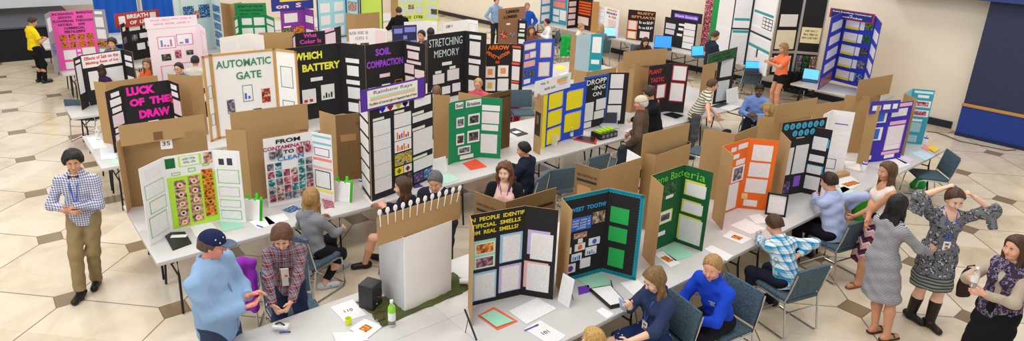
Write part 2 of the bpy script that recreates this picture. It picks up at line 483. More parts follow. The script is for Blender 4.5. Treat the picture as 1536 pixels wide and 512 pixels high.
def cloth(c, bump=.5):
    if not isinstance(c, str): return c
    return mat(c, .85, bump=bump*1.6, scale=9, spec=.2, var=.12)
def hair_mat(c):
    key = ('hair', c)
    if key in MATS: return MATS[key]
    mt, n, l, b = nt('hair_strands')
    tc = n.new('ShaderNodeTexCoord'); mp = n.new('ShaderNodeMapping'); mp.inputs['Scale'].default_value = (60, 60, 5)
    l.new(tc.outputs['Object'], mp.inputs[0])
    ns = n.new('ShaderNodeTexNoise'); ns.inputs['Scale'].default_value = 1.5; ns.inputs['Detail'].default_value = 3; l.new(mp.outputs[0], ns.inputs['Vector'])
    k = lin(c); cr = n.new('ShaderNodeValToRGB')
    cr.color_ramp.elements[0].position = .35; cr.color_ramp.elements[1].position = .7
    cr.color_ramp.elements[0].color = tuple(x*.68 for x in k[:3]) + (1,); cr.color_ramp.elements[1].color = tuple(min(1, x*1.3) for x in k[:3]) + (1,)
    l.new(ns.outputs['Fac'], cr.inputs[0]); l.new(cr.outputs[0], b.inputs['Base Color'])
    bp = n.new('ShaderNodeBump'); bp.inputs['Strength'].default_value = .6; bp.inputs['Distance'].default_value = .01
    l.new(ns.outputs['Fac'], bp.inputs['Height']); l.new(bp.outputs['Normal'], b.inputs['Normal'])
    b.inputs['Roughness'].default_value = .45; b.inputs['Specular IOR Level'].default_value = .35
    MATS[key] = mt; return mt
SKIN = dict(fair='e3a98c', tan='cf9673', brown='a8714f', dark='6a4630', pale='edc0a6', pink='e0947c')
def skin_mat(k):
    key = ('skin', k)
    if key in MATS: return MATS[key]
    mt = mat(SKIN[k], .5, bump=.08, scale=60, var=.05).copy(); b = mt.node_tree.nodes['Principled BSDF']
    b.inputs['Subsurface Weight'].default_value = .12; b.inputs['Subsurface Scale'].default_value = .02
    MATS[key] = mt; return mt
PEOPLE = []
def person(label, loc, face, H=1.72, res=.011, sit=False, lean=0, bend=None, pel=None, lh=(.12, .2, .95), rh=(.12, -.2, .95), le=(-.3, .6, -.6), re=(-.3, -.6, -.6),
           lf=(.02, .1, 0), rf=(.02, -.1, 0), head=(0, 10, 0), skin='fair', hair=('short', '4a3226'), fem=False, wide=1.0, belly=0,
           top=('shirt', '4060a0', 1.0), hem=-.06, bottom=('trousers', '22242c', 1.0), shoes='1c1c20', curl=.45, ldir=None, rdir=None, lnorm=None, rnorm=None,
           extras=(), group=None, cat='person', knees=None, sole=None, jacket=None, under_cap=False, vest=None, band=None, name='person', hpx=None):
    """pose in the person's own frame: +x is where the body faces, +y the left side; lengths in metres"""
    k = H / 1.72
    X, Y, Zv = V3(1, 0, 0), V3(0, 1, 0), V3(0, 0, 1)
    root = empty(name, loc, face * D2R, label, cat, group)
    pz = (pel[2] if pel else (.55 if sit else .93)) * (1 if sit else k)
    P = V3(pel[0] if pel else 0, pel[1] if pel else 0, pz)
    th = lean * D2R; U = V3(math.sin(th), 0, math.cos(th)); Fw = V3(math.cos(th), 0, -math.sin(th))
    sh = (.16 if fem else .178) * k * wide
    hipw = .085 * k
    waist = P + U*.13*k; chest = P + U*.31*k; nb = P + U*.485*k
    SL, SR = P + U*.41*k + Y*sh, P + U*.41*k - Y*sh
    HL, HR = P + Y*hipw - U*.02, P - Y*hipw - U*.02
    # head frame
    yaw, pit, rol = [a*D2R for a in (tuple(head) + (0,))[:3]]
    HR_ = Matrix.Rotation(yaw, 3, 'Z') @ Matrix.Rotation(pit, 3, 'Y') @ Matrix.Rotation(rol, 3, 'X')
    hc = nb + U*.055*k + HR_ @ V3(.022, 0, .115*k)
    hs = k * .97 if H > 1.6 else k * 1.02
    if hpx:
        g = at(hpx[0], hpx[1], hc.z); R0 = Matrix.Rotation(face*D2R, 3, 'Z'); o0 = R0 @ V3(hc.x, hc.y, 0)
        root.location = (g.x - o0.x, g.y - o0.y, 0)
    RI = Matrix.Rotation(-face*D2R, 3, 'Z')
    def loc_(q):
        if q[0] == 'px': return tuple(RI @ (at(q[1], q[2], q[3]) - root.location))
        return q
    lh, rh = loc_(lh), loc_(rh)
    if lf[0] == 'px': q = loc_(lf); lf = (q[0], q[1], lf[3]) + tuple(lf[4:])
    if rf[0] == 'px': q = loc_(rf); rf = (q[0], q[1], rf[3]) + tuple(rf[4:])
    hR = np.array(HR_, F32)
    def hp(x, y, z): return hc + HR_ @ (V3(x, y, z) * hs)
    def hn(v): return HR_ @ V3(*v)
    # limbs
    ua, fa = .285*k, .25*k
    LE, LW = ik(SL, V3(*lh), ua, fa, V3(*le)); RE, RW = ik(SR, V3(*rh), ua, fa, V3(*re))
    tl, sl_ = .43*k, .42*k
    LA = V3(lf[0], lf[1], lf[2] + .075*k); RA = V3(rf[0], rf[1], rf[2] + .075*k)
    kl, kr = knees or ((1, .12, .15), (1, -.12, .15))
    LK, LA = ik(HL, LA, tl, sl_, V3(*kl)); RK, RA = ik(HR, RA, tl, sl_, V3(*kr))
    wf = k * wide
    cr = .118*wf if fem else .132*wf
    torso = [Cone(HL*.6 + HR*.4, HR*.6 + HL*.4, (.135 if fem else .12)*wf, (.135 if fem else .12)*wf, Fw, .82),
             Cone(P, waist, (.135 if fem else .13)*wf, (.108 if fem else .125)*wf, Fw, .74),
             Cone(waist, chest, (.108 if fem else .125)*wf, cr*1.08, Fw, .72),
             Cone(chest, P + U*.40*k, cr*1.08, cr*.98, Fw, .68),
             Cone(nb - U*.045*k, SL*.93 + SR*.07, .062*k, .054*k), Cone(nb - U*.045*k, SR*.93 + SL*.07, .062*k, .054*k)]
    if fem: torso += [Ell(P + U*.315*k + Fw*.075*k + Y*s_*.062*k, (.055*k, .056*k, .055*k)) for s_ in (1, -1)]
    if belly: torso += [Ell(P + U*.12*k + Fw*.05, (.11 + belly, .15*wf, .16))]
    armsU = [Cone(SL, LE, .05*wf, .041*k), Cone(SR, RE, .05*wf, .041*k)]
    armsF = [Cone(LE, LW, .041*k, .027*k), Cone(RE, RW, .041*k, .027*k)]
    legsT = [Cone(HL, LK, .088*wf, .056*k), Cone(HR, RK, .088*wf, .056*k)]
    legsS = [Cone(LK, LK*.6 + LA*.4, .055*k, .057*k), Cone(RK, RK*.6 + RA*.4, .055*k, .057*k), Cone(LK*.6 + LA*.4, LA, .057*k, .036*k), Cone(RK*.6 + RA*.4, RA, .057*k, .036*k)]
    def footdir(K, A, spec):
        a = spec[3]*D2R if len(spec) > 3 else 0
        return V3(math.cos(a), math.sin(a), 0)
    feet = []
    for K_, A_, sp_ in ((LK, LA, lf), (RK, RA, rf)):
        fd = footdir(K_, A_, sp_); z0 = sp_[2]
        feet.append((A_, A_ + fd*.155*k + V3(0, 0, z0 + .032 - A_.z), A_ - fd*.045*k + V3(0, 0, z0 + .038 - A_.z)))
    # hands
    hands = []
    for W_, E_, dr, nm, s_ in ((LW, LE, ldir, lnorm, 1), (RW, RE, rdir, rnorm, -1)):
        d = V3(*dr).normalized() if dr else (W_ - E_).normalized()
        N = V3(*nm) if nm else V3(0, -s_, -.25)          # palm faces this way
        N = (N - d*N.dot(d)).normalized(); T = N.cross(d) * s_     # T: towards the thumb side
        if T.z < -.3 and not nm: pass
        pr = [Cone(W_, W_ + d*.085*k, .025*k, .034*k, N, .55)]
        fing = []
        for j, (o, ln) in enumerate(((.030, .070), (.010, .080), (-.010, .075), (-.029, .058))):
            a = W_ + d*(.082 - abs(j-1.3)*.004)*k + T*o*k
            c1 = curl*1.1; d1 = (d*math.cos(c1) + N*math.sin(c1)) + T*o*1.2; d1.normalize()
            m1 = a + d1*ln*.48*k; c2 = c1 + curl*1.5; d2 = d*math.cos(c2) + N*math.sin(c2)
            m2 = m1 + d2*ln*.3*k; c3 = c2 + curl; d3 = d*math.cos(c3) + N*math.sin(c3); e_ = m2 + d3*ln*.25*k
            fing += [Cone(a, m1, .0095*k, .0088*k), Cone(m1, m2, .0088*k, .008*k), Cone(m2, e_, .008*k, .0068*k)]
        tb = W_ + d*.025*k + T*.022*k; t1 = tb + (d*.6 + T*.75 + N*.25).normalized()*.042*k; t2 = t1 + (d*.9 + T*.2 + N*.35).normalized()*.03*k
        fing += [Cone(tb, t1, .014*k, .0105*k), Cone(t1, t2, .0105*k, .0085*k)]
        hands.append((pr, fing))
    ap = [P, SL, SR, LE, RE, LW, RW, LK, RK, LA, RA, hc + V3(0, 0, .16), feet[0][1], feet[1][1], feet[0][2], feet[1][2]]
    lo = np.array([min(p[i] for p in ap) for i in range(3)]) - .26; hi = np.array([max(p[i] for p in ap) for i in range(3)]) + .26
    lo[2] = max(lo[2], -.03)
    # ---- body
    f = Field(lo, hi, res)
    for q in torso: f.add(q, .05)
    for q in armsU + armsF: f.add(q, .035)
    for q in legsT + legsS: f.add(q, .03)
    for a, t_, h_ in feet:
        f.add(Cone(a, a - V3(0, 0, .03), .036*k, .036*k), .02); f.add(Cone(h_, t_, .034*k, .03*k), .03)
    f.add(Cone(nb - U*.05, hc - HR_ @ V3(.02, 0, .03), .058*k if not fem else .05*k, .05*k if not fem else .044*k), .03)
    for pr, fg in hands:
        for q in pr: f.add(q, .012)
        for q in fg: f.add(q, .004)
    f.add(Ell(hp(-.012, 0, .03), (.098*hs, .078*hs, .092*hs), hR), .02)
    f.add(Ell(hp(.02, 0, -.035), (.068*hs, .06*hs, .078*hs), hR), .03)
    f.add(Ell(hp(.05, 0, -.088), (.03*hs, .03*hs, .022*hs), hR), .02)
    for s_ in (1, -1):
        f.add(Ell(hp(.085, .03*s_, .012), (.016, .018, .012), hR), .012, sub=True)
        f.add(Ell(hp(.062, .04*s_, -.025), (.026, .024, .024), hR), .02)
        f.add(Ell(hp(-.005, .078*s_, -.005), (.02, .009, .032), hR), .006)
    f.add(Cone(hp(.08, 0, .012), hp(.104, 0, -.026), .008*hs, .0125*hs), .012)
    f.add(Cone(hp(.078, -.02, -.058), hp(.078, .02, -.058), .009*hs, .009*hs), .012)
    if sit is False or True: f.clip((0, 0, -1), 0.0)
    V, Q = f.mesh()
    body = arr_mesh('body', V, Q, skin_mat(skin), root)
    rr = res
    def garment(name, prims, inf, mt, clips=(), k_=.05, wr=.0042, subs=()):
        g = Field(lo, hi, rr)
        for q in prims: g.add(q, .04 if (isinstance(q, Cone) and q.n is None and max(q.ra, q.rb) < .0575*k*wf) else k_, inf=inf)
        for q, kk in subs: g.add(q, kk, sub=True)
        if wr:
            x, y, z = g.ax[0][:, None, None], g.ax[1][None, :, None], g.ax[2][None, None, :]
            g.v = g.v + (wr*(np.sin(31*x + 17*z + 2)*np.sin(27*y - 19*z) + .6*np.sin(47*z + 23*y + 3*x) + .7*np.abs(np.sin(22*z - 16*y + 12*x)) - .35)).astype(F32)
        for nrm, c in clips: g.clip(nrm, c)
        V, Q = g.mesh()
        if len(Q): return arr_mesh(name, V, Q, cloth(mt), root)
    neck_cut = (Cone(nb + U*.012*k, hc, .062*k, .07*k), .012)
    # ---- top
    kind, tm, sleeve = top
    hz = P + U*(hem*k)
    low = (tuple(-U), -U.dot(hz))
    if kind:
        sv = []
        for q in armsU:
            e = q.a + (q.b - q.a) * min(1, sleeve*2)
            sv.append(Cone(q.a, e, q.ra*1.02, (q.ra + (q.rb - q.ra)*min(1, sleeve*2))*(1.12 if sleeve < .5 else 1.02), cut=1 if sleeve < .5 else 0))
        if sleeve > .5:
            for q in armsF:
                fr = min(.97, (sleeve - .5)*2); e = q.a + (q.b - q.a)*fr
                sv.append(Cone(q.a, e, q.ra*1.03, (q.ra + (q.rb - q.ra)*fr)*1.12, cut=1))
        tz = torso + [Cone(P - U*.1*k, P + U*.12*k, (.145 if fem else .137)*wf, (.128 if not fem else .12)*wf, Fw, .8)]
        tz = tz + [Ell(chest + Fw*.04, (.05, .1*wf, .14))]
        if kind == 'tank': sv = []
        cl = [low]
        garment({'dress': 'dress_bodice'}.get(kind, kind), tz + sv, .011 if kind not in ('jacket', 'hoodie', 'coat') else .02, tm, cl, subs=[neck_cut] if kind not in ('dress_v', 'tank') else [(Ell(nb + Fw*.06, (.09, .08, .1)), .01)])
        if kind in ('shirt', 'jacket', 'coat', 'jumper', 'hoodie'):
            g = Field(np3(nb) - .16, np3(nb) + .16, min(rr, .009))
            jk = 1 if kind in ('jacket', 'coat') else 0; g.add(Cone(nb - U*.03*k - Fw*.004, nb + U*(.062 + .012*jk)*k - Fw*.006, (.094 + .016*jk)*k, (.072 + .006*jk)*k, cut=1, cuta=1), .0)
            g.add(Cone(nb - U*.05*k, nb + U*.08*k, .062*k, .06*k), .0, sub=True)
            g.add(Cone(nb + Fw*.085 - U*.05, nb + Fw*.085 + U*.07, .012, .05), .0, sub=True)
            V, Q = g.mesh()
            if len(Q): arr_mesh('collar', V, Q, cloth(jacket or tm), root)
        if vest:
            hv = P + U*(vest[1]*k); garment('patterned_vest', torso + [Cone(P - U*.12*k, P + U*.12*k, .165*wf, .14*wf, Fw, .8)], .024, vest[0], [(tuple(-U), -U.dot(hv))], subs=[neck_cut, (Cone(nb - U*.1 + Fw*.1, P + Fw*.14, .02, .035), .02)])
    # ---- bottom
    bk, bmt, bl = bottom
    hipz = [Cone(HL*.6 + HR*.4, HR*.6 + HL*.4, (.138 if fem else .124)*wf, (.138 if fem else .124)*wf, Fw, .84), Cone(P, P + U*.1*k, (.138 if fem else .132)*wf, (.12 if fem else .13)*wf, Fw, .78)]
    if bk in ('trousers', 'shorts'):
        pr = list(hipz); slim = .98 if fem else 1.12
        for q in legsT:
            fr = min(1, bl*2); e = q.a + (q.b - q.a)*fr
            pr.append(Cone(q.a, e, q.ra*1.03, (q.ra + (q.rb - q.ra)*fr)*(1.05*slim), cut=1 if bl < .5 else 0))
        if bl > .5:
            pr += [Ell(K_, (.068*k, .068*k, .07*k)) for K_ in (LK, RK)]
            for K_, A_ in ((LK, LA), (RK, RA)):
                e = K_ + (A_ - K_)*min(1.02, (bl - .5)*2)
                pr.append(Cone(K_, e, .057*k*slim, .05*k*slim if not fem else .044*k, cut=1))
        garment(bk, pr, .009, bmt, [((0, 0, 1), P.z + .13*k) if sit else (tuple(U), U.dot(P + U*.1*k))], k_=.03)
    elif bk in ('skirt', 'dress'):
        if sit:
            pr = list(hipz) + [Cone(HL, HL + (LK - HL)*bl, .105*wf, .085*k, cut=1), Cone(HR, HR + (RK - HR)*bl, .105*wf, .085*k, cut=1), Cone((HL + HR)/2, ((HL + HR)/2 + ((LK + RK)/2 - (HL + HR)/2)*bl), .09, .09, cut=1)]
            garment('skirt', pr, .012, bmt, [((0, 0, 1), P.z + .14*k)], k_=.05)
        else:
            hemc = V3((LK.x + RK.x)/2*.6, (LK.y + RK.y)/2*.6, P.z - bl)
            fl = .17 if bl < .35 else .2
            pr = list(hipz) + [Cone(P + U*.02, hemc, .142*wf, fl*k, Fw, .85, cut=1)] + [Cone(h_, h_.lerp(q_, min(1, bl/.43)), .1*wf, .085*k) for h_, q_ in ((HL, LK), (HR, RK))]
            garment('skirt', pr, .014, bmt, [(tuple(U), U.dot(P + U*.13*k)), ((0, 0, -1), -hemc.z)], k_=.04, wr=.007)
            if band: garment('skirt_border', pr, .018, band[1], [((0, 0, 1), hemc.z + band[0]), ((0, 0, -1), -hemc.z)], k_=.04, wr=.007)
    # ---- shoes
    if shoes:
        for (a, t_, h_), K_, A_ in ((feet[0], LK, LA), (feet[1], RK, RA)):
            c_ = np3((t_ + h_)/2); ex = np.array([.2, .2, .2 if sole != 'boots' else .5], F32)
            g = Field(c_ - .2, c_ + ex, min(rr, .011))
            if sole == 'sandals':
                g.add(Cone(h_ + V3(0, 0, -.022), t_ + V3(0, 0, -.018), .045*k, .04*k), .02); g.clip((0, 0, 1), .022)
                md = (h_ + t_*2)/3; sd = V3(-(t_ - h_).y, (t_ - h_).x, 0).normalized()
                g.add(Cone(md - sd*.035 + V3(0, 0, .012), md + V3(0, 0, .034), .009, .009), .005); g.add(Cone(md + sd*.035 + V3(0, 0, .012), md + V3(0, 0, .034), .009, .009), .005)
                g.add(Cone(md + V3(0, 0, .034), t_ + V3(0, 0, .01), .008, .008), .005)
            else:
                g.add(Cone(h_ + V3(0, 0, .008), t_ + V3(0, 0, .004), .047*k, .04*k), .02); g.add(Cone(a - V3(0, 0, .045*k), a - V3(0, 0, .012*k), .046*k, .044*k, cut=1), .02)
            if sole == 'boots': g.add(Cone(A_ - V3(0, 0, .03), A_ + (K_ - A_)*.62, .05*k, .066*k, cut=1), .02)
            g.clip((0, 0, -1), 0.0)
            V, Q = g.mesh(); o = arr_mesh({'boots': 'boot', 'sandals': 'sandal'}.get(sole, 'shoe'), V, Q, mat(shoes, .45) if isinstance(shoes, str) else shoes, root)
    # ---- hair
    hk, hcol = hair[0], hair[1]
    if hk:
        hl, hh = np3(hc) - .2, np3(hc) + .2
        ln_ = hair[2] if len(hair) > 2 else .3
        if hk in ('long', 'curly', 'pony'): hl = hl - np.array([.08, .08, ln_], F32)
        g = Field(hl, hh, min(rr, .01))
        t = {'short': .009, 'buzz': .007, 'mop': .026, 'long': .018, 'curly': .03, 'pony': .012, 'bun': .014, 'ring': .01}[hk] + .004
        g.add(Ell(hp(-.014, 0, .034), (.098*hs + t, .078*hs + t, .092*hs + t), hR), .02)
        g.add(Ell(hp(-.045, 0, -.015), (.062*hs + t, .062*hs + t, .075*hs), hR), .03)
        # open the face
        nf = hn((.86, 0, -.5)); g.clip(tuple(nf), nf.dot(hp({'mop': .06, 'short': .044, 'buzz': .04, 'bun': .04, 'pony': .04}.get(hk, .046), 0, .05)))
        nd = hn((0, 0, -1)); cut = {'short': -.035, 'buzz': -.04, 'mop': -.03 if not fem else -.06, 'ring': -.06}.get(hk, -.1)
        g.clip(tuple(nd), nd.dot(hp(0, 0, cut)))
        if under_cap: nu = hn((.25, 0, 1)); g.clip(tuple(nu), nu.dot(hp(0, 0, .04)))
        if hk == 'ring': nu = hn((0, 0, 1)); g.clip(tuple(nu), nu.dot(hp(0, 0, .035)))
        if hk in ('long', 'curly'):
            w_ = .05 if hk == 'long' else .065
            D_ = (V3(-U.x*.6, 0, -1)).normalized()
            back = hp(-.05, 0, .02)
            for yy, rr_ in ((.045, w_), (-.045, w_), (0, w_*1.1)):
                st = hp(-.05, yy, .01); md = st + V3(-.03, yy*.4, -ln_*.45); en = V3(st.x, st.y*1.0 + yy*.2, st.z) + D_*ln_ + V3(-.03, 0, 0)
                g.add(Cone(st, md, rr_, rr_*.95, Fw, .6), .03); g.add(Cone(md, en, rr_*.95, rr_*.5, Fw, .6), .03)
            for s_ in (1, -1):
                st = hp(.01, .075*s_, .03); md = hp(.0, .088*s_, -.08); en = md + V3(.03, -.01*s_, -ln_*.6)
                g.add(Cone(st, md, .02, .027), .02); g.add(Cone(md, en, .028, .017), .02)
        if hk == 'pony':
            g.add(Ell(hp(-.12, 0, .05), (.03, .03, .03)), .01); g.add(Cone(hp(-.13, 0, .05), hp(-.16, 0, -.06) , .026, .03), .02); g.add(Cone(hp(-.16, 0, -.06), hp(-.15, 0, -.06) + V3(0, 0, -ln_), .03, .014), .02)
        if len(hair) > 3: g.add(Ell(hp(-.1, 0, .075), (.038, .042, .035)), .008)
        if hk == 'bun': g.add(Ell(hp(-.1, 0, .075), (.045, .045, .04)), .01)
        am = {'curly': .009, 'mop': .005}.get(hk, .0025)
        x, y, z = g.ax[0][:, None, None], g.ax[1][None, :, None], g.ax[2][None, None, :]
        fq = 60 if hk in ('curly', 'mop') else 90
        g.v = g.v + (am*(np.sin(fq*x + 20*z)*np.sin(fq*y + 25*z) + .5*np.sin(fq*1.3*y + fq*.8*x))).astype(F32)
        V, Q = g.mesh()
        if len(Q): arr_mesh('hair', V, Q, hair_mat(hcol), root)
    # ---- face
    q3 = HR_.to_4x4()
    for s_ in (1, -1):
        mb = MB(); mb.ball((0, 0, 0), (.0105*hs, .0125*hs, .0062*hs), 10, 0, q3); mb.ball(tuple(HR_ @ V3(.0065, 0, 0)), (.0055*hs, .0058*hs, .0056*hs), 8, 1, q3)
        mb.build('eye', [mat('f2eeea', .2), mat('2a1c16', .2)], root, tuple(hp(.0775, .031*s_, .008)), smooth=True)
        mb = MB(); mb.ball((0, 0, 0), (.006, .017, .0035), 8, 0, q3); mb.build('eyebrow', mat(hcol or '4a3226', .8), root, tuple(hp(.087, .031*s_, .03)), smooth=True)
    mb = MB(); mb.ball((0, 0, 0), (.006, .021, .0065), 10, 0, q3); mb.build('mouth', mat('b5605a', .4), root, tuple(hp(.0865, 0, -.056)), smooth=True)
    fr = dict(root=root, hp=hp, HR=HR_, P=P, U=U, F=Fw, nb=nb, chest=chest, LW=LW, RW=RW, LE=LE, RE=RE, k=k, Y=Y, hs=hs, cr=cr, wf=wf, hc=hc, LA=LA, RA=RA)
    for e in extras: e(fr)
    PEOPLE.append((label, fr))
    return fr
# ---- things worn
def badge_only(fr):
    c = fr['P'] + fr['U']*.26*fr['k'] + fr['F']*(fr['cr']*.8 + .05) - fr['Y']*.01
    mb = MB(); mb.box((-.003, -.04, -.06), (.003, .04, .06)); o = mb.build('name_badge', mat('f4f0ee', .3), fr['root'], tuple(c)); o.rotation_euler = (0, math.atan2(fr['U'].x, fr['U'].z), 0)
    mb = MB(); mb.box((.003, -.04, -.06), (.004, -.03, .06)); mb.box((.003, .0, -.05), (.004, .028, -.022)); mb.build('badge_print', mat('d87a2a'), o)
    mb = MB(); mb.box((-.002, -.03, -.17), (.002, .03, -.065)); mb.build('badge_ribbon', mat('ecebee', .3), o)
def watch(fr):
    d = (fr['LE'] - fr['LW']).normalized(); c = fr['LW'] + d*.02; mb = MB(); mb.tube([c - d*.012, c + d*.012], .034, 14); mb.build('wrist_watch', mat('2a2a30', .3, .5), fr['root'], smooth=True)
def bell_sleeves(col):
    def g(fr):
        for S_, E_ in ((1, fr['LE']), (-1, fr['RE'])):
            SH = fr['P'] + fr['U']*.425*fr['k'] + fr['Y']*S_*.165*fr['k']; g_ = Field(np3(E_) - .36, np3(E_) + .25, .009)
            a = SH.lerp(E_, .45); out = (E_ - SH).normalized()
            g_.add(Cone(a, E_, .066, .08), .02); g_.add(Cone(E_ - out*.03, E_ + V3(0, 0, -.2) + out*.03, .075, .12, out, .4, cut=1), .04)
            g_.add(Cone(E_ - out*.03 + V3(0, 0, -.03), E_ + V3(0, 0, -.3) + out*.04, .06, .105, out, .4), .0, sub=True)
            x, y, z = g_.ax[0][:, None, None], g_.ax[1][None, :, None], g_.ax[2][None, None, :]; g_.v = g_.v + (.005*np.sin(60*y + 8*z) + .004*np.sin(50*x + 9*z)).astype(F32)
            V, Q = g_.mesh(); arr_mesh('bell_sleeve', V, Q, cloth(col), fr['root'])
    return g
def lanyard(col='2a5fc8', badge='f4f2f2', drop=.25):
    def g(fr):
        nb, U, Fw, k, Y = fr['nb'], fr['U'], fr['F'], fr['k'], fr['Y']
        dpt = fr['cr']*.8 + .022
        end = nb - U*(.1 + drop)*k + Fw*(dpt + .012)
        for s_ in (1, -1):
            mb = MB(); pts = [nb - Fw*.055 + U*.03 + Y*.02*s_, nb + U*.035 + Y*.07*s_, nb + Fw*.06 - U*.01 + Y*.055*s_, nb - U*.1*k + Fw*dpt + Y*.04*s_, end + Y*.008*s_]
            mb.tube(pts, .006, 6); mb.build('lanyard', mat(col, .6), fr['root'], smooth=True)
        if badge:
            mb = MB(); M_ = Matrix.Translation(end) @ Matrix.Rotation(math.atan2(U.x, U.z), 4, 'Y')
            mb.box((-.002, -.036, -.11), (.002, .036, -.005), M=M_); mb.box((.002, -.02, -.05), (.003, .02, -.025), 1, M=M_); mb.box((.002, -.016, -.095), (.003, .018, -.065), 2, M=M_)
            mb.build('name_badge', [mat(badge, .3), mat('8a6a50'), mat('c8642a')], fr['root'])
    return g
def glasses(col='2a2a30'):
    def g(fr):
        mb = MB(); hp = fr['hp']
        for s_ in (1, -1):
            pts = [hp(.1, .032*s_ + .02*math.cos(a), .006 + .015*math.sin(a)) for a in [2*PI*i/12 for i in range(13)]]
            mb.tube(pts, .0022, 5); mb.tube([hp(.1, .052*s_, .01), hp(.0, .084*s_, .008)], .002, 5)
        mb.tube([hp(.1, .012, .01), hp(.1, -.012, .01)], .002, 5)
        mb.build('glasses', mat(col, .3), fr['root'], smooth=True)
    return g
def cap(col, brim=True, dots=False):
    def g(fr):
        hp, hs = fr['hp'], fr['hs']; hR = np.array(fr['HR'], F32)
        f = Field(np3(fr['hc']) - .24, np3(fr['hc']) + .24, .008)
        f.add(Ell(hp(-.012, 0, .045), (.112*hs, .092*hs, .095*hs), hR), .01)
        nd = fr['HR'] @ V3(-.1, 0, -1); f.clip(tuple(nd), nd.dot(hp(0, 0, .038)))
        V, Q = f.mesh(); c = arr_mesh('cap', V, Q, cloth(col), fr['root'])
        if brim:
            f = Field(np3(fr['hc']) - .24, np3(fr['hc']) + .24, .007)
            f.add(Ell(hp(.105, 0, .036), (.085, .078, .012), hR), .004)
            V, Q = f.mesh(); arr_mesh('cap_brim', V, Q, cloth('5a6a80' if dots else col), c)
        if dots:
            mb = MB()
            for a, z in ((20, .11), (-25, .1), (70, .1), (-70, .09), (120, .11), (0, .075), (45, .07), (-50, .065)):
                r_ = math.sqrt(max(0, 1 - ((z - .045)/.095)**2)); mb.ball(tuple(hp(-.012 + .113*r_*math.cos(a*D2R), .093*r_*math.sin(a*D2R), z)), .0065, 6)
            mb.build('white_star', mat('f4f4f4'), c, smooth=True)
    return g
def bow_tie(col):
    def g(fr):
        mb = MB(); nb, U, Fw, Y = fr['nb'], fr['U'], fr['F'], fr['Y']; c = nb + Fw*.082 + U*.0
        mb.ball(tuple(c), (.012, .012, .012), 8)
        for s_ in (1, -1):
            b = [c + Y*.01*s_ + U*.006, c + Y*.055*s_ + U*.022, c + Y*.055*s_ - U*.022, c + Y*.01*s_ - U*.006]
            for d in (0,):
                fr_ = [p + Fw*.01 for p in b]; bk_ = [p - Fw*.006 for p in b]
                mb.face(fr_); mb.face(bk_[::-1])
                for i in range(4): mb.face([fr_[i], bk_[i], bk_[(i+1) % 4], fr_[(i+1) % 4]])
        mb.build('bow_tie', mat(col, .6), fr['root'])
    return g
def held(name, label, cat, maker, hand='RW', off=(0, 0, 0), rot=(0, 0, 0), fol=None):
    def g(fr):
        r = fr['root']; p = r.matrix_basis @ (fr[hand] + V3(*off))
        o = maker(); o.location = p; o.rotation_euler = (rot[0], rot[1], rot[2] + r.rotation_euler[2]); tag(o, label, cat)
    return g
def denim_trim(col='6f8fb8'):
    def g(fr):
        P, U, Fw, Y, k, nb, rt = fr['P'], fr['U'], fr['F'], fr['Y'], fr['k'], fr['nb'], fr['root']; c = fr['cr']*.78 + .026
        mb = MB(); mb.tube([nb - U*.07 + Fw*.085, P + U*.3*k + Fw*(c + .012), P + U*.12*k + Fw*(c + .05), P - U*.12*k + Fw*(c + .03)], .006, 6); mb.build('jacket_placket', mat(col, .8), rt, smooth=True)
    return g
def buttons(col='f0ece6', n=5, z0=.42, z1=.05):
    def g(fr):
        mb = MB()
        for i in range(n):
            t = z0 + (z1 - z0)*i/(n-1); p = fr['P'] + fr['U']*t*fr['k'] + fr['F']*(fr['cr']*.78 + .016)
            mb.ball(tuple(p), .006, 6)
        mb.build('shirt_button', mat(col, .4), fr['root'], smooth=True)
    return g
# ---------------------------------------------------------------- folding tables
TW, TL = .8855, 1.935
def table_proto(L, W, label, group):
    t = empty('folding_table', (0, 0, 0), 0, label, 'table', group)
    mb = MB(); mb.box((-L/2, -W/2, .695), (L/2, W/2, .74)); mb.build('tabletop', mat('cbc8c6', .35, spec=.35, var=.02), t, bevel=.008)
    lm = mat('2c2c30', .4, .6)
    for sx in (-1, 1):
        x = sx*(L/2 - .22)
        for sy in (-1, 1):
            mb = MB(); mb.tube([(x, sy*(W/2 - .12), .69), (x, sy*(W/2 - .12), .45), (x + sx*.02, sy*(W/2 - .06), .015)], .014, 8); mb.build('leg', lm, t, smooth=True)
        mb = MB(); mb.tube([(x, -(W/2 - .12), .45), (x, W/2 - .12, .45)], .011, 6); mb.tube([(x, 0, .45), (x - sx*.3, 0, .69)], .009, 6); mb.build('leg_brace', lm, t, smooth=True)
    return t
ROWY = dict(r1=-4.65, r2=-1.15, r3=2.15, r4=5.12, r5=8.85, r6=12.3)
X0 = .77
proto = table_proto(TL, TW, 'x', 'white folding tables standing in long double rows')
first = True
rowname = {'r1': 'nearest row', 'r2': 'second row', 'r3': 'third row', 'r4': 'fourth row', 'r5': 'fifth row', 'r6': 'farthest row'}
ordn = ['first from the left', 'second from the left', 'third from the left', 'fourth from the left', 'fifth from the left', 'sixth from the left', 'seventh from the left']
for r, y in ROWY.items():
    for j in range(2):
        for i in range(6):
            if r == 'r4' and j == 1 and i < 2: continue
            x = X0 + TL*(i + .5) + (0 if r not in ('r5', 'r6') else .3); yy = y + TW*(j + .5)
            lb = 'white folding table, %s in the %s half of the %s' % (ordn[i], 'front' if j == 0 else 'back', rowname[r])
            if first: proto.location = (x, yy, 0); proto['label'] = lb; first = False
            else: dup(proto, (x, yy, 0), 0, lb)
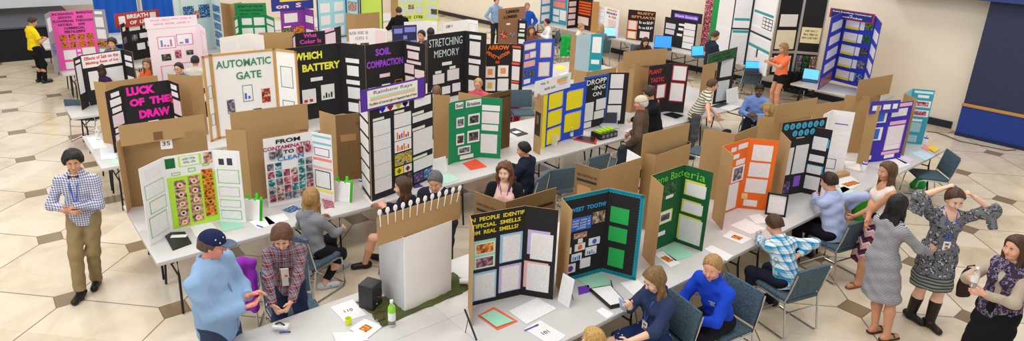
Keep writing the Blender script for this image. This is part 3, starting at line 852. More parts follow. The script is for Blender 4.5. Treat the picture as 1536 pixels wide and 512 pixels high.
for x, y, w in [(15.2, -1.6, 'under the tall blue board by the right wall'), (16.1, .35, 'by the wall under the grey steel display frames'), (16.1, 2.3, 'by the wall under the wide white poster board'),
                (16.1, 4.25, 'by the wall under the rusty orange lettered board'), (16.1, 6.2, 'by the wall under the white board with gold letters'), (16.1, 8.15, 'by the wall under the black and orange board'),
                (16.1, 10.1, 'by the wall at the far end of the boards')]:
    dup(proto, (x, y, 0), PI/2, 'white folding table ' + w, 'white folding tables along the right wall')

# ---------------------------------------------------------------- chairs
def fab(): 
    key = 'chairfab'
    if key in MATS: return MATS[key]
    mt, n, l, b = nt('chair_upholstery')
    tc = n.new('ShaderNodeTexCoord'); vo = n.new('ShaderNodeTexVoronoi'); vo.inputs['Scale'].default_value = 130; l.new(tc.outputs['Object'], vo.inputs['Vector'])
    cr = n.new('ShaderNodeValToRGB'); e = cr.color_ramp.elements
    e[0].color = lin('2a3a48'); e[1].color = lin('566c74'); e[1].position = .8; k = e.new(.45); k.color = lin('43586a')
    l.new(vo.outputs['Color'], cr.inputs[0]); l.new(cr.outputs[0], b.inputs['Base Color']); b.inputs['Roughness'].default_value = .9
    MATS[key] = mt; return mt
def chair_proto(fm):
    t = empty('stacking_chair', (0, 0, 0), 0, 'x', 'chair', 'stacking chairs at the tables')
    ch = mat('c4c6c8', .22, 1)
    mb = MB(); mb.box((-.22, -.23, .42), (.24, .23, .465)); mb.build('seat', fm, t, bevel=.018)
    mb = MB(); M_ = Matrix.Translation((-.24, 0, .66)) @ Matrix.Rotation(-.2, 4, 'Y'); mb.box((-.018, -.235, -.17), (.018, .235, .2), M=M_); mb.build('backrest', fm, t, bevel=.015)
    for s_ in (1, -1):
        mb = MB(); y = .245*s_
        mb.tube([(-.29, y, .82), (-.24, y, .6), (-.19, y, .42), (.16, y, .425), (.23, y, .40), (.25, y, .3), (.27, y, .04), (.24, y, .012), (.0, y, .012), (-.24, y, .012), (-.27, y, .03), (-.2, y, .42)], .0105, 8)
        mb.build('side_frame', ch, t, smooth=True)
    mb = MB(); mb.tube([(.27, -.245, .04), (.27, .245, .04)], .009, 6); mb.build('cross_bar', ch, t, smooth=True)
    mb = MB(); mb.tube([(-.21, -.245, .3), (-.21, .245, .3)], .009, 6); mb.build('cross_bar', ch, t, smooth=True)
    return t
chp = chair_proto(fab()); chb = None; cfirst = True
def chair(x, y, face, label):
    global cfirst
    if cfirst: chp.location = (x, y, 0); chp.rotation_euler = (0, 0, face*D2R); chp['label'] = label; cfirst = False; return chp
    return dup(chp, (x, y, 0), face*D2R, label)

# ---------------------------------------------------------------- display boards
def blurred_text(n, h, mw=None):
    """small writing too soft to read in the photograph: a row of short glyph strokes"""
    rnd = random.Random(n*7 + int(h*1e4)); mb = MB(); w = (mw or n*h*.75)/n; x = -w*n/2
    for c in range(n):
        if c % 6 != 5:
            a, b = x + w*.12, x + w*.82; t = w*.2; mid = (a + b)/2
            mb.box((a, -.001, -h/2), (a + t, 0, h*rnd.choice((.5, .5, .1))))
            if rnd.random() < .6: mb.box((b - t, -.001, -h/2), (b, 0, h*rnd.choice((.5, .05))))
            for z in rnd.sample((-.5, -.08, .34), 2): mb.box((a, -.0012, h*z), (b, 0, h*(z + .16)))
        x += w
    me = bpy.data.meshes.new('lettering'); me.from_pydata(mb.v, [], mb.f); me.update(); return me
def items_on(panel, L, H, items):
    n = 0
    for it in items:
        n += 1; y = -.0012 - .0006*n
        k = it[0]
        def rect(it): return it[0]*L, (1-it[3])*H, it[2]*L, (1-it[1])*H
        if k == 't':
            _, s, xc, yc, h, col = it[:6]; mw = it[6]*L if len(it) > 6 and it[6] else None
            bold = it[7] if len(it) > 7 else .03
            me = blurred_text(s, h*H, mw) if isinstance(s, int) else text_mesh(s, h*H, mw, bold); me.materials.clear(); me.materials.append(mat(col, .6))
            o = bpy.data.objects.new('lettering', me); COL.objects.link(o); o.parent = panel; o.location = (xc*L, -.004 - .0006*n, (1-yc)*H)
            if len(it) > 8: o.rotation_euler = (0, -it[8]*D2R, 0)
            continue
        if k == 'd':
            _, col, xc, yc, r, asp = it
            mb = MB(); N = 14; pts = [(r*L*math.cos(2*PI*i/N), y, r*L*asp*math.sin(2*PI*i/N)) for i in range(N)]
            mb.face(pts); o = mb.build('round_label', mat(col, .5), panel, (xc*L, 0, (1-yc)*H)); continue
        if k == 'dia':
            _, col, xc, yc, r = it
            mb = MB(); q = r*L; mb.face([(0, y, -q), (q, y, 0), (0, y, q), (-q, y, 0)]); mb.face([(0, y, -q), (-q, y, 0), (0, y, q), (q, y, 0)]); mb.build('diamond_label', mat(col, .5), panel, (xc*L, 0, (1-yc)*H)); continue
        if k == 'o':
            _, col, x0, y0, x1, y1, w = it; x0, z0, x1, z1 = rect((x0, y0, x1, y1)); mb = MB()
            for a, b in (((x0, z0), (x1, z0+w)), ((x0, z1-w), (x1, z1)), ((x0, z0), (x0+w, z1)), ((x1-w, z0), (x1, z1))):
                mb.box((a[0]-x0, y, a[1]-z0), (b[0]-x0, -.0005, b[1]-z0))
            mb.build('outline', mat(col, .6), panel, (x0, 0, z0)); continue
        if k == 'scal':
            _, col, w, sides = it; mb = MB(); N = 10
            def disc(cx, cz):
                mb.face([(cx + w*.55*math.cos(2*PI*i/N), y, cz + w*.55*math.sin(2*PI*i/N)) for i in range(N)])
            st = w*1.0
            if 't' in sides:
                mb.box((0, y, H-w), (L, -.0004, H)); [disc(st*(i+.5), H-w) for i in range(int(L/st))]
            if 'b' in sides:
                mb.box((0, y, 0), (L, -.0004, w)); [disc(st*(i+.5), w) for i in range(int(L/st))]
            if 'r' in sides:
                mb.box((L-w, y, 0), (L, -.0004, H)); [disc(L-w, st*(i+.5)) for i in range(int(H/st))]
            if 'l' in sides:
                mb.box((0, y, 0), (w, -.0004, H)); [disc(w, st*(i+.5)) for i in range(int(H/st))]
            mb.build('scalloped_border', mat(col, .6), panel); continue
        if k == 'bar':
            _, cols, x0, y0, x1, y1 = it; x0, z0, x1, z1 = rect((x0, y0, x1, y1)); W_, H_ = x1-x0, z1-z0
            mb = MB(); mb.box((0, y, 0), (W_, -.0005, H_)); nb_ = len(cols)*2
            rnd = random.Random(nb_ + int(x0*100))
            for i in range(nb_):
                a = W_*(.12 + .78*i/nb_); mb.box((a, y-.001, H_*.12), (a + W_*.5/nb_, y, H_*(.25 + .5*rnd.random())), 1 + i % len(cols))
            mb.build('bar_chart', [mat('f3f1f2')] + [mat(c) for c in cols], panel, (x0, 0, z0)); continue
        if k in ('w', 's', 'c', 'f', 'pg'):
            if k in ('c', 'f', 'pg'): arg = it[1]; r = it[2:6]
            else: r = it[1:5]
            x0, z0, x1, z1 = rect(r)
            if k == 'w': m_, nm = page_mat(), 'printed_page'
            elif k == 's': m_, nm = mat('f3f0f1', .55), 'blank_label'
            elif k == 'c': m_, nm = mat(arg, .6), 'coloured_card'
            elif k == 'pg': m_, nm = page_mat(arg), 'printed_page'
            else: m_, nm = photo_mat(arg), 'photo'
            w_, h_ = x1-x0, z1-z0
            mb = MB(); mb.box((0, y, 0), (w_, -.0003, h_)); mb.build(nm, m_, panel, (x0, 0, z0))
def grid(kind, x0, y0, x1, y1, nx, ny, gx=.04, gy=.03, **kw):
    out = []; k = kind if isinstance(kind, tuple) else (kind,)
    w = (x1-x0 - gx*(nx-1))/nx; h = (y1-y0 - gy*(ny-1))/ny
    for j in range(ny):
        for i in range(nx):
            a = x0 + i*(w+gx); b = y0 + j*(h+gy); out.append(k + (a, b, a+w, b+h))
    return out
KRAFT = lambda: mat('kraft', .85, bump=.06, scale=30, var=.05)
def panel(root, A, B, z0, z1, col, items=(), back='kraft', name='panel', th=.006, off=0.0, tilt=0, cut=None):
    A = Vector((A[0], A[1])); B = Vector((B[0], B[1])); d = B - A; L = d.length; a = math.atan2(d.y, d.x)
    n = Vector((d.y, -d.x)) / L; A = A + n*off
    H = z1 - z0; mb = MB()
    bk = KRAFT() if back == 'kraft' else mat(back, .7)
    if cut:     # corners cut on a slope at the top, (left drop, right drop)
        P = [(0, 0), (L, 0), (L, H - cut[1]), (0, H - cut[0])]
        F_ = [(x, 0, z) for x, z in P]; B_ = [(x, th, z) for x, z in P]
        mb.face(F_, 1); mb.face(B_[::-1])
        for i in range(4): mb.face([F_[i], B_[i], B_[(i+1) % 4], F_[(i+1) % 4]])
    else: mb.box((0, 0, 0), (L, th, H), 0, 1)
    fm = KRAFT() if col == 'kraft' else mat(col, .7, var=.03)
    r = root.location
    o = mb.build(name, [bk, fm], root, (A.x - r.x, A.y - r.y, z0 - r.z), (tilt*D2R, 0, a))
    items_on(o, L, H, items)
    return o
BOARDS = []
def board(label, tops, zt, col, items=None, zb=.742, back='kraft', header=None, group=None, cat='display board', name='display_board', world=False, cols=None, frame=None, cuts=None, th=.006):
    """trifold standing on its lower edge; tops = its upper corners from left to right as its front is seen"""
    if isinstance(zt, tuple):       # solve the height that puts the board on its table line
        ax_, tg = zt; lo_, hi_ = .8, 3.6
        ii = {'X': 0, 'Y': 1}[ax_]
        for _ in range(30):
            md = (lo_ + hi_)/2; v_ = sum(at(t[0], t[1], md)[ii] for t in tops)/len(tops)
            if v_ > tg: lo_ = md
            else: hi_ = md
        zt = lo_
    pts = [Vector(t) for t in tops] if world else [(Vector(t[1:]) if t[0] == 'w' else at(t[0], t[1], zt).to_2d()) for t in tops]
    c = sum(pts, Vector((0, 0))) / len(pts)
    root = empty(name, (c.x, c.y, zb), 0, label, cat, group)
    n = len(pts) - 1; ps = []
    for i in range(n):
        nm = {1: ['board_panel'], 2: ['centre_panel', 'side_panel'], 3: ['side_panel', 'centre_panel', 'side_panel']}.get(n, ['panel']*n)[i]
        it = (items or {}).get(i, ())
        o = panel(root, pts[i], pts[i+1], zb, zt, (cols or {}).get(i, col), it, back, nm, th=th, cut=(cuts or {}).get(i))
        ps.append(o)
        if frame:
            L = (pts[i+1] - pts[i]).length; H = zt - zb; mb = MB(); w = .03
            for a, b in (((0, 0), (w, H)), ((L-w, 0), (L, H)), ((0, H-w), (L, H)), ((0, 0), (L, w))): mb.box((a[0], -.012, a[1]), (b[0], .018, b[1]))
            mb.build('board_frame', mat(frame, .5), o)
    if header:
        i, f0, f1, h0, h1, off, hc, its, tl = header[:9]
        d = pts[i+1] - pts[i]
        if h1 > 3: h0, h1 = zt - zb + (h0 - 10), zt - zb + (h1 - 10)      # measured from the top edge
        panel(root, pts[i] + d*f0, pts[i] + d*f1, zb + h0, zb + h1, hc, its, 'kraft' if len(header) < 10 else header[9], 'header_panel', off=off, tilt=tl)
    BOARDS.append(root)
    return root
def paper(label, pts, z=.742, m_=None, cat='paper', name='paper_sheet', extra=None, th=.002, group=None):
    """a sheet lying flat; pts = its corners in the photograph at height z"""
    P = [at(u, v, z) for u, v in pts]; c = sum(P, Vector()) / len(P); mb = MB()
    e = (P[1] - P[0]); L1 = e.length; e2 = P[-1] - P[0]; L2 = e2.length
    a = math.atan2(e.y, e.x)
    R_ = Matrix.Rotation(-a, 3, 'Z')
    q = [R_ @ (p - c) for p in P]
    up = [(p.x, p.y, th) for p in q]; dn = [(p.x, p.y, 0) for p in q]
    s_ = sum(up[i][0]*up[(i+1) % len(up)][1] - up[(i+1) % len(up)][0]*up[i][1] for i in range(len(up)))
    if s_ < 0: up = up[::-1]; dn = dn[::-1]
    uv = [(p[0], p[1]) for p in up]
    mb.face(up, 0, uv); mb.face(dn[::-1])
    for i in range(len(up)): mb.face([dn[i], dn[(i+1) % len(up)], up[(i+1) % len(up)], up[i]])
    o = mb.build(name, m_ or page_mat(), None, c, (0, 0, a))
    tag(o, label, cat, group)
    if extra: extra(o, q, th)
    return o
# ---------------------------------------------------------------- stage, screen, curtains, partition
mb = MB(); mb.box((-13.5, 14.9, 0), (2.2, 19.5, .95)); struct(mb.build('trim_stage', [mat('1a1a1e', .9, bump=.4, scale=14)]))
mb = MB(); mb.box((-13.5, 14.85, .93), (2.25, 19.5, .98)); struct(mb.build('trim_stage_deck', mat('4a4c54', .6)))
mb = MB(); mb.box((-13.5, 17.5, 1.2), (3.4, 17.56, 6)); tag(mb.build('projection_screen', mat('e4e6ea', .7)), 'wide white screen standing above the dark stage at far left', 'screen')
def curtain(name, a, b, z0, z1, col, label):
    a = Vector(a); b = Vector(b); d = b - a; L = d.length; n = max(4, int(L/.09)); u = d/L; w_ = Vector((-u.y, u.x)); mb = MB()
    pts = [a + u*(L*i/n) + w_*(.05*math.sin(i*1.9)) for i in range(n+1)]
    for i in range(n):
        p, q = pts[i], pts[i+1]; f = w_*.02
        mb.face([(p.x, p.y, z0), (q.x, q.y, z0), (q.x, q.y, z1), (p.x, p.y, z1)]); mb.face([(p.x+f.x, p.y+f.y, z1), (q.x+f.x, q.y+f.y, z1), (q.x+f.x, q.y+f.y, z0), (p.x+f.x, p.y+f.y, z0)])
    o = mb.build(name, mat(col, .8, bump=.1), smooth=True); tag(o, label, 'curtain', 'blue drapes behind the far boards'); return o
curtain('drape', (2.6, 14.4), (3.75, 14.4), .05, 4.2, '1358b8', 'bright blue drape left of the pale pole behind breath of life board')
curtain('drape', (3.9, 14.4), (6.0, 14.4), .05, 4.2, '1358b8', 'bright blue drape right of the pale pole behind breath of life board')
for x, l in ((3.82, 'left of breath of life header'), (6.1, 'right of breath of life header')):
    mb = MB(); mb.tube([(x, 14.4, 0), (x, 14.4, 4.3)], .035, 10); mb.tube([(x, 14.4, .0), (x, 14.4, .03)], .2, 12); tag(mb.build('drape_pole', mat('c8ccd0', .3, .7), smooth=True), 'pale upright drape pole ' + l, 'pole')
# folding partition on the right wall
r = empty('wall_partition', (16.5, -4.3, 0), 0, 'navy wall partition with wooden rail and royal blue lower panel at far right', 'partition')
mb = MB(); mb.box((-.12, -.62, .72), (.35, .62, 3.4)); mb.build('upper_panel', mat('2c3350', .7, bump=.15, scale=60), r)
mb = MB(); mb.box((-.14, -.63, .04), (.35, .63, .68)); mb.build('lower_panel', mat('17388c', .6), r)
mb = MB(); mb.box((-.17, -.64, .67), (.35, .64, .73)); mb.build('wooden_rail', mat('c08a4a', .5), r, bevel=.008)
mb = MB(); mb.box((-.16, -.63, 0), (.35, .63, .07)); mb.build('plinth', mat('1a2240', .5), r)
mb = MB(); mb.box((16.2, -9, 2.92), (16.85, -1.55, 5.2)); struct(mb.build('trim_blue_beam', mat('2a3a78', .6)))
# power cable on the floor
mb = MB(); mb.tube([at(u, v, .008) for u, v in [(1390, 197), (1405, 199), (1420, 204), (1440, 212), (1465, 217), (1490, 222), (1510, 226), (1524, 225)]], .009, 6)
tag(mb.build('power_cable', mat('2a2a2a', .5), smooth=True), 'dark power cable lying on the tiles in front of the blue partition', 'cable')
mb = MB(); mb.box((16.835, -2.45, .38), (16.86, -2.37, .5)); tag(mb.build('wall_outlet', mat('8a6a4a', .4)), 'small brown socket plate on the cream wall', 'outlet')
# steel display frames with pages (right wall)
# ================================================================ nearest row, boards facing the camera
ST = 1.71
board('black trifold board with yellow letters about people identifying smells', [('w', 2.80, -4.0), (705.5, 323), (788, 309), (838, 315.5)], ST, 'black', {
    1: [('t', 'N  PEOPLE  IDENTIF', .5, .06, .042, 'yellow', .97, .02), ('t', 'TIFICIAL  SMELLS', .47, .13, .042, 'yellow', .9, .02), ('t', 'OM  REAL  SMELLS?', .45, .2, .042, 'yellow', .86, .02),
        ('c', 'mint', .07, .29, .47, .6), ('f', 'orange', .11, .33, .44, .43), ('s', .1, .32, .45, .44), ('f', 'orange', .12, .33, .43, .43), ('s', .1, .47, .45, .59), ('f', 'flora', .12, .48, .43, .58),
        ('c', '9cc8e8', .55, .27, .97, .58), ('w', .6, .29, .93, .57), ('c', '9cc8e8', .07, .64, .5, .95), ('w', .1, .66, .47, .94), ('c', 'lilac', .55, .62, .97, .92), ('w', .6, .64, .93, .91)],
    2: [('c', 'lilac', .12, .25, .8, .52), ('w', .22, .28, .9, .57), ('c', 'f0b8b4', .05, .6, .8, .9), ('w', .15, .62, .85, .93)]}, cols={0: 'dgrey'})
board('black trifold board with scalloped teal border asking sweet tooth', [(859, 316), (843, 297), (914, 282), (968, 293.5)], ST, 'black', {
    1: [('scal', 'teal', .03, 'tbl'), ('t', 'SWEET  TOOTH?', .55, .17, .05, '2fa8dc', .8, .03), ('c', '2f6fd0', .22, .27, .66, .42), ('t', 13, .44, .3, .018, 'white', .36), ('t', 14, .44, .33, .018, 'white', .38), ('t', 14, .44, .36, .018, 'white', .38), ('t', 5, .44, .39, .018, 'white', .2),
        ('f', 'skin', .68, .25, .95, .38), ('f', 'dish', .3, .45, .58, .51), ('s', .4, .52, .5, .57), ('s', .12, .6, .27, .67), ('s', .34, .58, .56, .66), ('d', 'orange', .45, .62, .05, 1), ('s', .64, .55, .88, .63), ('d', '2f6fd0', .76, .59, .05, 1),
        ('bar', ('sky', 'blue'), .28, .69, .5, .77), ('bar', ('sky', 'blue'), .58, .65, .82, .74), ('s', .16, .8, .38, .9), ('d', 'purple', .27, .85, .06, 1), ('s', .48, .77, .7, .88)],
    2: [('scal', 'teal', .03, 'tbr'), ('c', '25b254', .1, .2, .62, .38), ('c', '25b254', .1, .43, .62, .6), ('c', '25b254', .15, .68, .6, .9)]})
board('dark green trifold board about gene bacteria with white framed pages', [(996, 280), (977.5, 263.5), (1027, 247), (1070.5, 259)], ST, 'dgreen', {
    1: [('t', 'Gene Bact', .5, .09, .09, '6fd04a', .98, .0), ('f', 'camo', .42, .18, .82, .36), ('s', .52, .33, .75, .37), ('c', 'b8d84a', .12, .42, .4, .52), ('s', .15, .43, .38, .51), ('f', 'dark', .18, .45, .35, .5), ('c', 'e8e060', .34, .52, .78, .68), ('s', .37, .53, .75, .67), ('f', 'dark', .43, .56, .7, .64), ('s', .2, .78, .62, .83)],
    2: [('t', 'eria', .4, .1, .09, '6fd04a', .75, .0), ('c', 'e8e060', .1, .17, .8, .36), ('s', .16, .2, .85, .35), ('c', 'e8e060', .08, .42, .75, .58), ('s', .14, .44, .82, .57), ('c', 'e8e060', .04, .62, .82, .94), ('w', .1, .64, .88, .95)]}, cuts=None)
board('bright orange trifold board with white printed pages', [(1101, 234), (1084, 219.5), (1124, 207.6), (1169, 211.5)], ST, 'orange', {
    1: [('s', .1, .1, .3, .16), ('s', .36, .07, .55, .13), ('s', .62, .05, .98, .12), ('s', .4, .18, .7, .24), ('s', .15, .25, .38, .31), ('s', .62, .27, .95, .34), ('s', .15, .36, .38, .42), ('s', .52, .36, .98, .58), ('f', 'grey', .58, .38, .92, .56), ('w', .35, .6, .85, .97), ('s', .12, .48, .3, .54), ('f', 'pink', .1, .6, .3, .92)],
    2: [('w', .18, .08, .85, .3), ('w', .15, .33, .85, .53), ('w', .12, .56, .85, .76), ('c', 'f6cf90', .05, .78, .25, .86), ('s', .15, .87, .62, .96)]})
board('black trifold board with turquoise circle letters on its header', [(1187, 213), (1172, 197), (1221, 190.5), (1249.5, 195.5)], ST, 'black', {
    1: [('s', .5, .1, .75, .14), ('w', .15, .27, .5, .68), ('w', .55, .25, .95, .68), ('f', 'violet', .1, .75, .28, .95), ('f', 'violet', .38, .78, .56, .96), ('c', '8a5ad0', .66, .72, .86, .88)],
    2: [('c', 'sky', .08, .15, .95, .27), ('w', .1, .13, .85, .32), ('s', .05, .4, .85, .5), ('c', 'sky', .02, .55, .9, .66), ('w', .06, .56, .82, .68), ('w', .05, .72, .85, .92)]},
    header=(1, -.02, 1.35, .85, 1.09, .012, 'black', [x for i in range(7) for x in (('d', 'sky', .1 + .13*i, .3, .055, 1), ('t', 1, .1 + .13*i, .3, .16, '1a5a78', None, .02))] + [x for i in range(5) for x in (('d', 'sky', .3 + .13*i, .72, .055, 1), ('t', 1, .3 + .13*i, .72, .16, '1a5a78', None, .02))], 0))
board('white trifold board with purple underlined page behind black board with turquoise circles', [(1236, 172), (1250, 165), (1283, 169)], ST, 'white', {
    0: [('s', .3, .2, .8, .4)], 1: [('w', .15, .08, .9, .3), ('c', 'purple', .2, .2, .8, .215), ('pg', 'f6f3f6', .05, .36, .95, .74), ('o', '5a4ac0', .1, .78, .6, .95, .008)]}, back='white')
board('royal blue and purple trifold board with raised purple header', [(1321, 158), (1304, 157), (1338, 155), (1371, 151)], ST, '3a2ab0', {
    1: [('c', 'f2b8d8', .25, .02, .95, .06), ('s', .3, .1, .9, .32), ('c', '2f6fd0', .42, .12, .8, .3), ('s', .25, .4, .85, .62), ('c', '2f6fd0', .38, .42, .72, .6), ('f', 'dark', .2, .72, .55, .86), ('s', .15, .88, .6, .95)],
    2: [('c', 'f2b8d8', .1, .02, .95, .08), ('pg', 'f3eef4', .1, .11, .8, .24), ('c', 'f2b8d8', .12, .32, .85, .38), ('c', 'f2b8d8', .08, .4, .85, .82), ('pg', 'f3eef4', .12, .41, .8, .72), ('s', .12, .73, .78, .81), ('c', 'f2b8d8', .03, .84, .85, .89), ('s', .2, .9, .65, .96)]},
    header=(1, -.05, 1.25, .83, 1.03, .05, '4038a8', [('s', .08, .35, .36, .75), ('s', .44, .3, .68, .7), ('s', .76, .28, .92, .68)], 0, '4038a8'))
board('light teal trifold board at the right end of the nearest row', [(1376, 149), (1357, 140), (1369.5, 133), (1403, 136)], ST, '3aa0b8', {
    1: [('s', .3, .2, .7, .5)], 2: [('c', 'd8eef2', .1, .03, .95, .07), ('s', .3, .1, .8, .15), ('s', .15, .2, .95, .32), ('f', 'pink', .25, .22, .85, .3), ('s', .15, .37, .95, .49), ('f', 'pink', .25, .39, .85, .47), ('s', .2, .54, .75, .58), ('c', '9fcad6', .1, .6, .75, .78), ('c', '9fcad6', .1, .84, .7, .97)]}, cols={1: '8fc8d8'})
# nearest row, boards turned away: brown backs, printed cartons
def away(label, tops, zt=ST, marks=(), **kw):
    """board facing away; tops given left to right as the camera sees its back"""
    b = board(label, tops[::-1], zt, kw.pop('col', 'white'), None, **kw)
    pan = [c for c in bpy.data.objects if c.parent == b and c.name.split('.')[0] != 'header_panel']
    for idx, its in marks:
        p = pan[len(pan)-1-idx]; me = p.data
        xs = [v.co.x for v in me.vertices]; zs = [v.co.z for v in me.vertices]; L = max(xs); H = max(zs)
        e = bpy.data.objects.new('printing', bpy.data.meshes.new('printing')); bpy.data.objects.remove(e)
        q = MB(); q.box((.001, 0, .001), (L-.001, .0006, H-.001)); s_ = q.build('carton_face', KRAFT() if its[0] != 'white' else mat('f2f0f0', .6), p, (L, kw.get('th', .006), 0), (0, 0, PI))
        items_on(s_, L, H, [i for i in its if i != 'white'])
    return b
pr_side = [('c', '2a221c', .1, .17, .9, .2), ('t', 21, .5, .12, .025, '4a3826', .8, .01), ('pg', 'b98a58', .15, .25, .7, .4), ('c', '1e1a1c', .0, .72, .95, 1.0)]
pr_mid = [('d', '2a221c', .1, .28, .07, 2.2), ('c', '2a221c', .62, .15, .95, .18), ('pg', 'b98a58', .65, .22, .88, .42), ('o', '8a6a44', .22, .12, .5, .45, .004), ('c', '1e1a1c', .25, .7, 1.0, 1.0)]
away('printed brown carton board back left of the sweet tooth board', [(712, 287), (758, 303), (834, 281)], ST, [(0, pr_side), (1, pr_mid)])
away('printed brown carton board back standing behind the sweet tooth board', [(863.8, 244.5), (901, 255), (962, 236), (941, 224)], ST, [(0, pr_side), (1, pr_mid)])
b_ = away('plain brown board back folded open behind the green bacteria board', [(965, 229), (985, 233), (1036, 215), (1026, 208)], ST, col='black')
panel(b_, at(1031, 212, 1.71).to_2d(), at(961.5, 231, 1.71).to_2d(), 1.55, 1.95, 'white', name='header_panel')
away('plain brown board back behind the orange board', [(1056, 193), (1103, 201), (1137, 188)], ST)
b_ = away('brown board back with raised header between orange board and turquoise circles', [(1137, 175), (1172, 176), (1218, 167)], ST)
panel(b_, at(1222, 168, 1.71).to_2d(), at(1160, 181, 1.71).to_2d(), 1.66, 1.93, 'white', name='header_panel')
b_ = away('brown board back behind the white purple lined board', [(1221, 158), (1268, 151)], ST)
b_ = away('tall brown board back with raised header behind the royal blue board', [(1268, 142), (1306, 145), (1322, 137)], ST)
panel(b_, at(1334, 136, 1.71).to_2d(), at(1283, 146, 1.71).to_2d(), 1.66, 1.99, 'white', name='header_panel')
# white backed board with the row of spoons
b_ = away('white backed board with brown header holding a row of white plastic spoons', [(568, 332), (606, 357), (677, 331), (668, 317)], 1.52, [(0, ['white']), (1, ['white'])], back='f2f0f0')
sp_h = panel(b_, at(689.5, 326, 1.52).to_2d(), at(566, 368, 1.52).to_2d(), 1.51, 1.79, 'white', name='header_panel', off=0)
hp_ = sp_h
Lh = max(v.co.x for v in hp_.data.vertices)
for i in range(12):
    mb = MB(); M_ = Matrix.Rotation((7 - i*.6)*D2R, 3, 'Y')
    mb.ball((0, 0, .055), (.023, .006, .032), 10, 0); mb.tube([(0, 0, .03), (0, 0, -.085)], [.006, .004], 6)
    o = mb.build('plastic_spoon', mat('f6f4f4', .3), hp_, (Lh*(.03 + .94*i/11), .012, .27), (0, (-14 + i*1.5)*D2R, 0), smooth=True)

# ================================================================ second row
lg = 'b6e83c'
fl = grid(('f', 'dish'), .12, .33, .36, .95, 1, 5, 0, .012) + grid(('f', 'dish'), .42, .3, .66, .92, 1, 5, 0, .012) + grid(('f', 'orange'), .72, .24, .95, .88, 1, 5, 0, .012)
dots_ = []
for cx, ys in ((.24, .33), (.54, .3), (.835, .24)):
    for j in range(5):
        yy = ys + .062 + j*.1262
        dots_ += [('d', 'f4d8d0' if cx < .8 else 'e08a24', cx, yy, .062, 1), ('d', ['c84a2a', '8a2a20', 'd86a3a', '2a1a18', 'e08a2a'][j] if cx < .8 else ['b8641a', '7a3a10', '8a3a14', '1e2a22', 'c07a20'][j], cx, yy, .032, 1)]
board('white trifold board with lime strips and rows of petri dish photographs', [(208, 254), (246, 236), (318, 225), (358.5, 227)], 1.66, 'white', {
    0: [('w', .2, .05, .8, .2), ('w', .1, .24, .85, .42), ('o', '7ad05a', .1, .24, .85, .42, .006), ('w', .2, .46, .85, .62), ('o', '7ad05a', .2, .46, .85, .62, .008), ('w', .1, .66, .8, .92), ('o', '7ad05a', .1, .66, .8, .92, .006)],
    1: [('c', '0e6a3a', .0, .03, .2, .16), ('c', lg, .27, .02, .75, .16), ('s', .31, .03, .7, .15), ('t', 12, .5, .06, .025, '40a060', .3, .01), ('t', 10, .5, .105, .025, '40a060', .26, .01), ('f', 'dish', .8, .02, .98, .16),
        ('o', '7ad05a', .1, .22, .28, .26, .005), ('o', '7ad05a', .45, .19, .6, .24, .005), ('o', '7ad05a', .76, .16, .9, .19, .005), ('c', lg, .0, .28, 1.0, .97)] + fl + dots_,
    2: [('bar', ('dgrey',), .1, .03, .9, .22), ('o', '7ad05a', .1, .26, .92, .45, .008), ('w', .15, .28, .87, .43), ('w', .1, .5, .87, .63), ('o', '7ad05a', .1, .5, .87, .63, .005), ('w', .1, .68, .87, .78), ('o', '7ad05a', .1, .68, .87, .78, .005), ('w', .1, .83, .87, .95), ('o', '7ad05a', .1, .83, .87, .95, .005)]}, back='white')
ph = ['grey', 'grey', 'pink', 'pink', 'teal', 'skin']
its = [('t', 'FROM', .5, .07, .06, 'black', .5, .03), ('t', 'CONTAMINATED', .47, .155, .055, 'a8305a', .98, .02), ('t', 'TO', .5, .23, .055, 'black', .22, .03), ('t', 'CLEAN', .53, .32, .06, '1f7fd0', .55, .02)]
rnd = random.Random(3)
for j in range(5):
    for i in range(6):
        if j == 0 and 1 < i < 4: continue
        its.append(('f', rnd.choice(ph), .04 + i*.16, .37 + j*.115 - i*.0, .17 + i*.16, .465 + j*.115))
its += [('f', 'grey', .1, .2, .22, .3), ('f', 'grey', .24, .18, .36, .28), ('f', 'pink', .66, .19, .8, .28), ('f', 'pink', .85, .18, .96, .28)]
board('white board with mixed colour title from contaminated to clean and small photographs', [(394, 209), (467, 197), (497, 203)], 1.66, 'white', {
    0: its, 1: [('c', '7fc8d0', .03, .04, .95, .07), ('c', '7fc8d0', .03, .14, .97, .17), ('s', .1, .2, .85, .34), ('o', '2a2a34', .1, .22, .85, .34, .008), ('c', 'f08a80', .03, .37, .95, .41), ('w', .1, .42, .9, .5), ('c', 'f0b0a0', .03, .5, .95, .53),
                ('w', .08, .56, .85, .82), ('o', '2a2a34', .08, .56, .85, .82, .01), ('c', 'f0e070', .03, .84, .95, .88), ('w', .1, .9, .85, .98)]})
